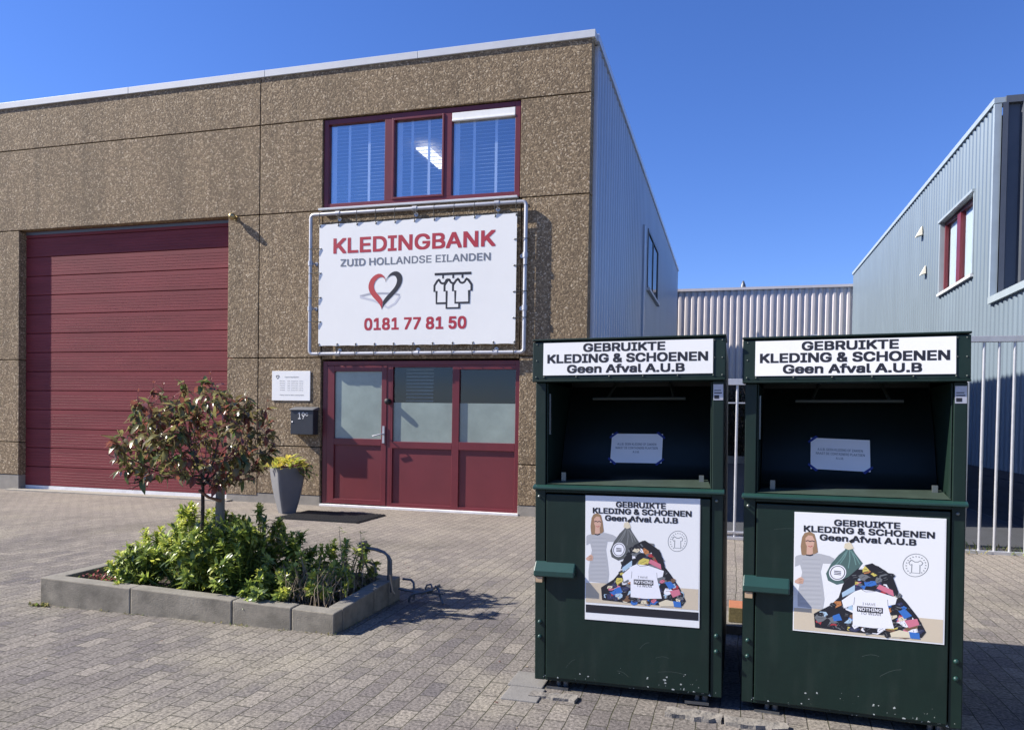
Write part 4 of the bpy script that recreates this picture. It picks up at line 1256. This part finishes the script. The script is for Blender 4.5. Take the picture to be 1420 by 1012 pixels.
def container(loc, rot, label, which):
    root = empty('clothing_container', loc, rot)
    tag(root, label, 'clothing container', 'clothing collection containers')
    W = .448; D = 1.12; ZB = .048; ZT = 1.712; OB, OT = 1.015, 1.515
    m = MB()
    t = .012
    m.box(-W,-W+t,.012,D,ZB,ZT-.002); m.box(W-t,W,.012,D,ZB,ZT-.002); m.box(-W+t,W-t,D-t,D,ZB,ZT-.002); m.box(-W+t,W-t,.02,D-t,ZT-.014,ZT-.004)
    m.box(-W+t,W-t,.03,D-t,ZB,ZB+.01)
    m.box(-W,-W+.052,0,.012,ZB,OT); m.box(W-.052,W,0,.012,ZB,OT)          # front posts
    m.box(-W+.052,W-.052,0,.012,.975,OB-.02); m.box(-W+.052,W-.052,.001,.012,ZB,.075)
    m.box(-W+.052,-W+.060,.012,.58,OB,OT); m.box(W-.060,W-.052,.012,.58,OB,OT)  # chute cheeks
    m.build('body', MT['bin'], root, bevel=.004)
    m = MB(); m.box(-W+.060,W-.060,.56,.58,OB-.02,OT+.1); m.box(-W+.060,W-.060,.02,.58,OT+.09,OT+.1)
    # drum: curved tipping hopper
    pts = [(.12,OB+.002),(.22,OB+.018),(.275,OB+.045),(.305,OB+.095),(.335,OB+.165),(.365,OB+.235),(.40,OB+.30),(.45,OB+.37),(.50,OB+.44),(.56,OB+.50)]
    vs = []
    for (y,z) in pts: vs += [(-W+.065,y,z),(W-.065,y,z)]
    m.add(vs,[(2*i,2*i+1,2*i+3,2*i+2) for i in range(len(pts)-1)],0,True)
    hp = m.build('hopper', MT['bin_in'], root)
    m = MB(); m.tube([(-.23,.36,1.445),(.25,.36,1.445)],.009,8); m.tube([(-.15,.37,1.45),(-.10,.55,1.60)],.008,6); m.tube([(.19,.37,1.45),(.14,.55,1.60)],.008,6)
    m.build('grab_bar', MT['rivet'], hp)
    m = MB(); m.box(-W+.062,-W+.068,.03,.048,1.26,1.46); m.build('edge_strip', MT['bolt'], root)
    for x in (-.325,.345):
        m = MB(); m.box(x-.011,x+.011,.085,.098,OB+.012,OB+.055); m.build('stop_tab', MT['bolt'], root)
    # hood with the sign
    m = MB()
    m.hexa([(-W-.012,-.022,1.527),(W+.006,-.022,1.527),(W+.006,.06,1.515),(-W-.012,.06,1.515),(-W-.012,-.012,ZT),(W+.006,-.012,ZT),(W+.006,.06,ZT+.004),(-W-.012,.06,ZT+.004)])
    m.box(-W-.012,W+.006,-.028,-.010,1.516,1.527)
    m.box(-W-.014,W+.008,-.018,.30,ZT+.0045,ZT+.014)
    hd = m.build('hood', MT['bin'], root, bevel=.003)
    def slope(z): return -.022+.010*(z-1.527)/(ZT-1.527)
    for x in [-.44,-.40,-.24,-.08,.08,.24,.40,.44]:
        mm = MB(); mm.lathe((x,-.0225,1.540),[(0,-.004),(.003,-.003),(.0045,0)],8,0,'y'); mm.build('rivet', MT['rivet'], hd)
    for (x,z) in ((-.438,1.70),(-.438,1.62),(.405,1.62),(.44,1.70),(.44,1.62),(.405,1.70)):
        mm = MB(); mm.lathe((x,slope(z)+.001,z),[(0,-.004),(.003,-.003),(.0045,0)],8,0,'y'); mm.build('rivet', MT['rivet'], hd)
    # sign plate follows the slope of the hood
    px0,px1,pz0,pz1 = -.405,.398,1.548,1.706
    m = MB(); m.hexa([(px0,slope(pz0)-.004,pz0),(px1,slope(pz0)-.004,pz0),(px1,slope(pz0)-.001,pz0),(px0,slope(pz0)-.001,pz0),(px0,slope(pz1)-.004,pz1),(px1,slope(pz1)-.004,pz1),(px1,slope(pz1)-.001,pz1),(px0,slope(pz1)-.001,pz1)])
    sp = m.build('sign_plate', MT['sign'], root)
    def mps(u,v,l):
        z = pz0+(pz1-pz0)*v; return (px0+(px1-px0)*u, slope(z)-.0045-.0003*l, z)
    for tx in (('GEBRUIKTE',mps,.245,.730,.70,.965),('KLEDING & SCHOENEN',mps,.025,.972,.365,.645),('Geen Afval A.U.B',mps,.148,.842,.055,.325)):
        m = MB(); put_text(m,*tx,0,0,.05); m.build('lettering', MT['vblk'], sp)
    # ledge / tipping flap
    m = MB()
    m.hexa([(-W-.008,-.026,.992),(W+.006,-.026,.992),(W+.006,.010,.985),(-W-.008,.010,.985),(-W-.008,-.026,1.004),(W+.006,-.026,1.004),(W+.006,.010,1.016),(-W-.008,.010,1.016)])
    m.add([(-W+.055,.002,1.018),(W-.055,.002,1.018),(W-.075,.115,1.048),(-W+.075,.115,1.030)],[(0,1,2,3)],1)  # upper face of the flap, a paler green than the body
    m.build('ledge', [MT['bin_lt'],MT['bin_flap']], root, bevel=.003)
    # access door
    m = MB(); m.box(-W+.057,W-.057,-.006,.010,.062,.968); ad = m.build('access_door', MT['bin'], root, bevel=.004)
    rs = random.Random(5 if which == 'L' else 17)
    def mpd(u,v,l): return (u,-.0063-.0003*l,v)
    for k in range(7):
        x0 = rs.uniform(-.36,.2); z0 = rs.uniform(.12,.9); a0 = rs.uniform(-.9,.9); L_ = rs.uniform(.04,.13)
        m = MB(); put_stroke(m,[(x0+L_*t*math.cos(a0),z0+L_*t*math.sin(a0)+.012*math.sin(t*2.5)) for t in (0,.25,.5,.75,1)],rs.uniform(.0008,.0016),mpd,0,0)
        m.build('scratch', MT['scuff'], ad)
    for (cx,n_) in (((-.2,3),(.24,6)) if which == 'L' else ((-.16,4),(.1,2))):
        for k in range(n_):
            x0 = cx+rs.uniform(-.06,.06); z0 = .095+rs.uniform(-.02,.05); q = rs.uniform(.002,.0055)
            m = MB(); put_poly(m,[(x0+q*rs.uniform(.5,1.4)*math.cos(j*1.05),z0+q*rs.uniform(.4,1.0)*math.sin(j*1.05)) for j in range(6)],mpd,.4,0); m.build('paint_chip', MT['chip'], ad)
    for (x,z) in ((-W+.026,.335),(-W+.026,.262),(W-.026,.335),(W-.026,.262)):
        mm = MB(); mm.lathe((x,0,z),[(0,-.012),(.007,-.011),(.011,-.005),(.011,.001)],10,0,'y'); mm.build('bolt', MT['bin_lt'], root)
    for (x,z) in ((-W+.02,.955),(W-.03,.96)):
        mm = MB(); mm.lathe((x,0,z),[(0,-.009),(.006,-.008),(.008,.001)],10,0,'y'); mm.build('bolt', MT['bolt'], root)
    # lever
    m = MB(); m.hexa([(-W+.002,-.042,.566),(-W+.205,-.042,.566),(-W+.205,.0,.566),(-W+.002,.0,.566),(-W+.002,-.042,.594),(-W+.205,-.042,.594),(-W+.205,.0,.640),(-W+.002,.0,.640)])
    lv = m.build('lever', MT['bin_lt'], root, bevel=.006)
    m = MB(); m.box(-W+.012,-W+.045,-.036,-.012,.538,.565); m.build('wooden_block', MT['tan'], lv)
    # service sticker on the right post
    m = MB(); m.box(W-.048,W-.004,-.0016,-.0004,1.425,1.498); sk = m.build('sticker', MT['stick'], root)
    m = MB(); m.box(W-.044,W-.022,-.0022,-.0017,1.432,1.448); m.box(W-.044,W-.010,-.0022,-.0017,1.456,1.461); m.box(W-.044,W-.014,-.0022,-.0017,1.468,1.472); m.build('print', MT['vblk'], sk)
    # feet
    for (x,y) in ((-.335,.05),(.335,.05),(-.335,D-.06),(.335,D-.06)):
        m = MB(); m.box(x-.055,x+.055,y-.045,y+.045,.004,.016); m.tube([(x,y,.016),(x,y,ZB)],.013,8); m.tube([(x+.035,y,.016),(x+.035,y,.04)],.016,6)
        m.build('foot', MT['galv_d'], root)
    # sheet of paper taped to the drum
    def onh(x,s):      # s along the drum, 0 low .. 1 high
        y = .302+.07*s; z = OB+.092+.165*s
        return Vector((x,y,z))
    nrm = Vector((0,-.165,.07)).normalized()
    px = .005 if which == 'L' else -.025
    tilt = 0 if which == 'L' else -.012
    def mpp(u,v,l):
        q = onh(px-.132+.264*u, .02+.90*v+tilt*(u-.5)*4)+nrm*(.006+.0006*l); return tuple(q)
    m = MB(); put_poly(m,[(0,0),(1,0),(1,1),(0,1)],mpp,0,0); nt_ = m.build('notice', MT['paper'], root)
    m = MB(); put_text(m,'A.U.B. GEEN KLEDING OF ZAKKEN',mpp,.12,.88,.60,.68,1,0,.01); put_text(m,'NAAST DE CONTAINERS PLAATSEN',mpp,.09,.91,.47,.55,1,0,.01); put_text(m,'A.U.B.',mpp,.43,.56,.34,.41,1,0,.01); m.build('lettering', MT['vgrey'], nt_)
    for (u,v,sx,sy) in ((0,0,1,1),(1,0,-1,1),(0,1,1,-1),(1,1,-1,-1)):
        if which == 'R' and (u,v) == (1,1): continue
        m = MB(); put_poly(m,[(u-.05*sx,v+.12*sy),(u-.03*sx,v+.18*sy),(u+.13*sx,v-.03*sy),(u+.09*sx,v-.08*sy)],mpp,1.5,0)
        m.build('tape', MT['tapeb'], nt_)
    # poster
    if which == 'L':
        qx0,qx1,qz0,qz1 = -.195,.345,.367,.968; za = qz0+.083
    else:
        qx0,qx1,qz0,qz1 = -.228,.375,.403,.938; za = qz0+.006
    m = MB(); m.box(qx0,qx1,-.0085,-.0065,qz0,qz1); po = m.build('poster', pm('white',(.80,.80,.79)), root)
    def mpq(u,v,l): return (qx0+.004+(qx1-qx0-.008)*u, -.0088-.00016*l, za+(qz1-.004-za)*v)
    m = MB(); mats = poster_art(m, mpq, 'grey' if which == 'L' else 'green', 4 if which == 'L' else 9); m.build('picture', mats, po)
    if which == 'L':
        m = MB(); m.add([mpq(0,-.095,1),mpq(1,-.095,1),mpq(1,-.02,1),mpq(0,-.02,1)],[(0,1,2,3)]); m.build('black_band', MT['vblk'], po)
    return root
container((1.3945,-6.40,.0),(0,R(-.74),R(-.75)),'dark green clothing container with the narrower poster ending in a black band','L')
container((2.375,-6.415,-.004),(0,R(-.45),R(-4.2)),'dark green clothing container with the wider poster showing a green bag','R')

# rubble packers under the containers, brick between them
def lump(name,label,cat,x0,x1,y0,y1,h,mt,seed,group=None):
    r = random.Random(seed); m = MB(); nx=8; ny=3
    vs=[];fs=[]
    for j in range(ny+1):
        for i in range(nx+1):
            vs.append((x0+(x1-x0)*i/nx+r.uniform(-.006,.006),y0+(y1-y0)*j/ny+r.uniform(-.012,.012),h*r.uniform(.7,1.15)))
    k=len(vs); vs += [(a,c,-.01) for (a,c,d) in vs]
    for j in range(ny):
        for i in range(nx): a=j*(nx+1)+i; fs.append((a,a+1,a+nx+2,a+nx+1))
    for i in range(nx):
        fs.append((i+1,i,k+i,k+i+1)); a=ny*(nx+1)+i; fs.append((a,a+1,k+a+1,k+a))
    for j in range(ny):
        a=j*(nx+1); fs.append((a,a+nx+1,k+a+nx+1,k+a)); a=j*(nx+1)+nx; fs.append((a+nx+1,a,k+a,k+a+nx+1))
    m.add(vs,fs); o=m.build(name,mt,None,((x0+x1)/2,(y0+y1)/2,0)); tag(o,label,cat,group); return o
lump('concrete_chunk','crumbly pale concrete chunk under the right foot of the container with black banded poster','chunk',1.60,1.845,-6.58,-6.50,.022,MT['rubble'],1,'crumbled concrete under the containers')
lump('concrete_chunk','crumbly pale concrete chunk at the left foot of the container with wider poster','chunk',1.855,2.12,-6.60,-6.52,.020,MT['rubble'],2,'crumbled concrete under the containers')
lump('concrete_chunk','thin crumbly concrete chunk under the leftmost container foot','chunk',.955,1.18,-6.54,-6.47,.014,MT['rubble'],3,'crumbled concrete under the containers')
m = MB(); m.box(1.868,1.965,-5.00,-4.79,.055,.150); m.m[1]=1
tag(m.build('brick',[MT['brickside'],MT['terra']],None,(1.915,-4.9,.055),bevel=.004),'terracotta topped brick lying in the gap between the two containers','brick')
m = MB(); m.box(1.78,2.04,-5.08,-4.70,.0,.054)
tag(m.build('concrete_tile',MT['rubble'],None,(1.91,-4.89,0),bevel=.004),'sandy tile under the brick between the two containers','tile')

# ================================================================= FENCE AND GATE
fy = -1.05
ft = empty('steel_fence',(4.9,fy,0)); O=(4.9,fy,0)
tag(ft,'tall galvanised bar fence running right of the containers','fence')
m = MB(); m.box(2.75,5.55,fy-.03,fy+.03,2.20,2.262); m.build('top_rail',MT['galv'],ft,O,bevel=.004)
m = MB(); m.box(2.75,5.55,fy-.03,fy+.03,-.03,.035); m.build('bottom_rail',MT['galv'],ft,O,bevel=.004)
x = 2.83
while x < 5.5:
    m = MB(); m.tube([(x,fy,.03),(x,fy,2.205)],.0145,10); m.build('bar',MT['galv'],ft,O); x += .1405
m = MB(); m.box(2.68,2.75,fy-.035,fy+.035,0,2.30); m.build('post',MT['galv'],ft,O,bevel=.004)
gt = empty('sliding_gate',(1.3,fy,0)); O=(1.3,fy,0)
tag(gt,'lower galvanised bar gate glimpsed through the gap between the containers','gate')
m = MB(); m.box(.12,2.62,fy-.03,fy+.03,1.745,1.815); m.build('top_rail',MT['galv'],gt,O,bevel=.004)
m = MB(); m.box(.12,2.62,fy-.012,fy+.012,1.538,1.552); m.build('cross_bar',MT['galv'],gt,O)
m = MB(); m.box(.12,2.62,fy-.03,fy+.03,.0,.035); m.box(.12,2.62,fy-.02,fy+.02,.07,.095); m.build('bottom_rail',MT['galv'],gt,O,bevel=.004)
x = .175
while x < 2.6:
    m = MB(); m.tube([(x,fy,.03),(x,fy,1.75)],.0155,10); m.build('bar',MT['galv'],gt,O); x += .1455
# weeds along the fence foot
m = MB(); r = random.Random(8)
for i in range(420):
    x = r.uniform(3.0,5.5); y = fy+r.uniform(-.12,.45)
    leaf(m,(x,y,.0),Vector((r.uniform(-.7,.7),r.uniform(-.7,.7),r.uniform(.3,1))),Vector((0,0,1)),r.uniform(.03,.13),r.uniform(.008,.02),r.choice([0,0,1]),.5,.2)
tag(m.build('weeds',[MT['grass'],MT['lg2']]),'dry weeds and litter along the foot of the steel fence','weeds',None,'stuff')

# ================================================================= RIGHT BUILDING
rb = empty('metal_building',(5.6,3.039,0))
tag(rb,'pale blue corrugated metal unit on the right with a red framed window','building')
RX, RH = 5.6, 6.142
LZ = 3.176
FY = 3.039
OR=(5.6,FY,0)
b = MB()
wy0,wy1,wz0,wz1 = 3.928,6.005,3.788,5.104
def cl_(s0,s1,z0,z1): corrugated(b,(RX,0,0),(0,1,0),(-1,0,0),s0,s1,z0,z1,period=.19,depth=.024,flat=.34)
cl_(FY+.01,wy0,LZ,RH); cl_(wy1,16.94,.7,RH); cl_(wy0,wy1,LZ,wz0); cl_(wy0,wy1,wz1,RH)
cl_(-9.0,wy1,.7,LZ)
b.build('wall',MT['clad_r'],rb,OR)
b = MB(); b.box(RX+.19,17,FY+.16,16.9,0,RH-.02); b.box(RX+.16,17,-9,FY+.16,0,LZ-.05)
b.build('inner_wall',MT['dark'],rb,OR)
b = MB()
for k in range(6): b.box(RX-.012-(.012 if k%2 else 0),RX+.1,-9,16.9,.7-.117*(k+1),.7-.117*k-.004)
b.build('base_panel',MT['base_d'],rb,OR)
b = MB(); b.box(RX-.05,RX+.10,FY-.045,16.96,RH+.01,RH+.09); b.build('roof_trim',MT['trim_lt'],rb,OR)
b = MB(); b.box(RX+.102,17,FY-.07,FY+.13,RH-.002,RH+.10); b.build('front_trim',MT['trim_dk'],rb,OR)
b = MB(); b.box(RX-.045,RX+.05,FY-.055,FY+.009,LZ+.05,RH-.006); b.build('corner_trim',MT['trim_lt'],rb,OR)
b = MB(); corrugated(b,(0,FY,0),(1,0,0),(0,-1,0),RX+.05,12,LZ,RH-.004,period=.36,depth=.10,flat=.40); b.build('front_cladding',MT['clad_d'],rb,OR)
b = MB(); b.box(RX-.07,RX+.25,-9,FY-.046,LZ-.02,LZ+.08); b.build('ledge_trim',MT['trim_lt'],rb,OR)
b = MB(); b.box(RX+.252,12,-9,FY-.11,LZ-.03,LZ+.02); b.build('roof',MT['roof'],rb,OR)
f = MB(); yx=.085
f.box(RX+0.040,RX+0.100,wy0+.02,wy0+.09,wz0,wz1); f.box(RX+0.040,RX+0.100,wy1-.09,wy1-.02,wz0,wz1); f.box(RX+0.040,RX+0.100,wy0+.09,wy1-.09,wz0,wz0+.07); f.box(RX+0.040,RX+0.100,wy0+.09,wy1-.09,wz1-.07,wz1)
f.box(RX+0.020,RX+0.100,4.897,5.047,wz0+.07,wz1-.07); f.box(RX+0.020,RX+0.080,5.047,5.105,wz0+.07,wz1-.07); f.box(RX+0.020,RX+0.080,wy1-.14,wy1-.09,wz0+.07,wz1-.07)
wn_ = f.build('window',MT['red'],rb,OR,bevel=.003)
for (a,c) in ((wy0+.09,4.897),(5.105,wy1-.14)):
    m = MB(); m.box(RX+0.065,RX+0.072,a,c,wz0+.07,wz1-.07); m.build('pane',mat_glass('side_window_glass',(.9,.93,.95),.12),wn_,OR)
    m = MB(); m.box(RX+0.105,RX+0.115,a+(.0 if a<4.44 else .35),c,wz0+.07,wz1-.07); m.build('curtain',MT['curtain'],wn_,OR)
m = MB(); m.box(RX-.07,RX+.06,wy0-.02,wy1+.02,wz0-.05,wz0-.002); m.build('sill',MT['white_alu'],wn_,OR)
m = MB(); m.box(RX-.075,RX+.06,wy0-.02,wy1+.04,wz1+.002,wz1+.045); m.box(RX-.045,RX+.12,wy1-.015,wy1+.03,wz0,wz1); m.box(RX-.045,RX+.12,wy0-.03,wy0+.015,wz0,wz1); m.build('surround',MT['trim_lt'],wn_,OR)
for (y,z,s) in ((7.54,5.24,1.0),(7.15,4.38,.85)):
    m = MB(); w_=.085*s; h_=.19*s; d_=.11*s
    m.add([(RX-.03,y-w_,z),(RX-.03,y+w_,z),(RX-.03-d_,y+w_,z-.03),(RX-.03-d_,y-w_,z-.03),(RX-.03,y-w_*.6,z+h_),(RX-.03,y+w_*.6,z+h_)],[(0,1,2,3),(3,2,5,4),(0,3,4),(1,5,2),(0,4,5,1)])
    m.build('vent_hood',MT['cream'],rb,OR)

# ================================================================= BACK BUILDING
bb = empty('back_building',(2,17,0)); OB_=(2,17,0)
tag(bb,'lilac grey corrugated metal hall closing the gap at the far end','building')
b = MB(); corrugated(b,(-8,17,0),(1,0,0),(0,-1,0),0,20,2.62,5.78,period=.215, depth=.045, flat=.32); b.build('wall',MT['clad_b'],bb,OB_)
b = MB(); b.box(-8,12,17.03,17.2,0,2.64); b.build('base_wall',MT['brick_dk'],bb,OB_)
b = MB(); b.box(-8,12,17.1,30,2.6,5.76); b.build('inner_wall',MT['dark'],bb,OB_)
b = MB(); b.box(-8,12,16.90,17.1,5.775,5.86); b.build('roof_trim',MT['clad_b'],bb,OB_)
b = MB(); b.lathe((2.17,17.25,5.80),[(.11,0),(.10,.08),(.075,.20),(.03,.32),(0,.34)],10); b.build('roof_vent',MT['trim_dk'],bb,OB_)
b = MB(); b.tube([(3.7,17.3,5.8),(3.7,17.3,5.92)],.04,8); b.build('roof_pipe',MT['alu'],bb,OB_)
# hedge in front of it
m = MB(); r = random.Random(77)
for i in range(5200):
    x = r.uniform(.4,4.6); y = r.uniform(15.9,16.75); z = r.uniform(.25,2.55+.12*math.sin(x*3))
    leaf(m,(x,y,z),rdir(r,.2),Vector((0,0,1)),r.uniform(.08,.15),.06,r.choice([0,0,0,1]),.3,.2)
hg = m.build('hedge',[MT['hedge'],MT['hedge2']],None,(2.5,16.3,0)); tag(hg,'dark brownish hedge far behind the gate between the containers','hedge')
m = MB(); m.box(.05,5.0,15.4,15.75,0,.22); tag(m.build('kerb',MT['plinth']),kind='structure')
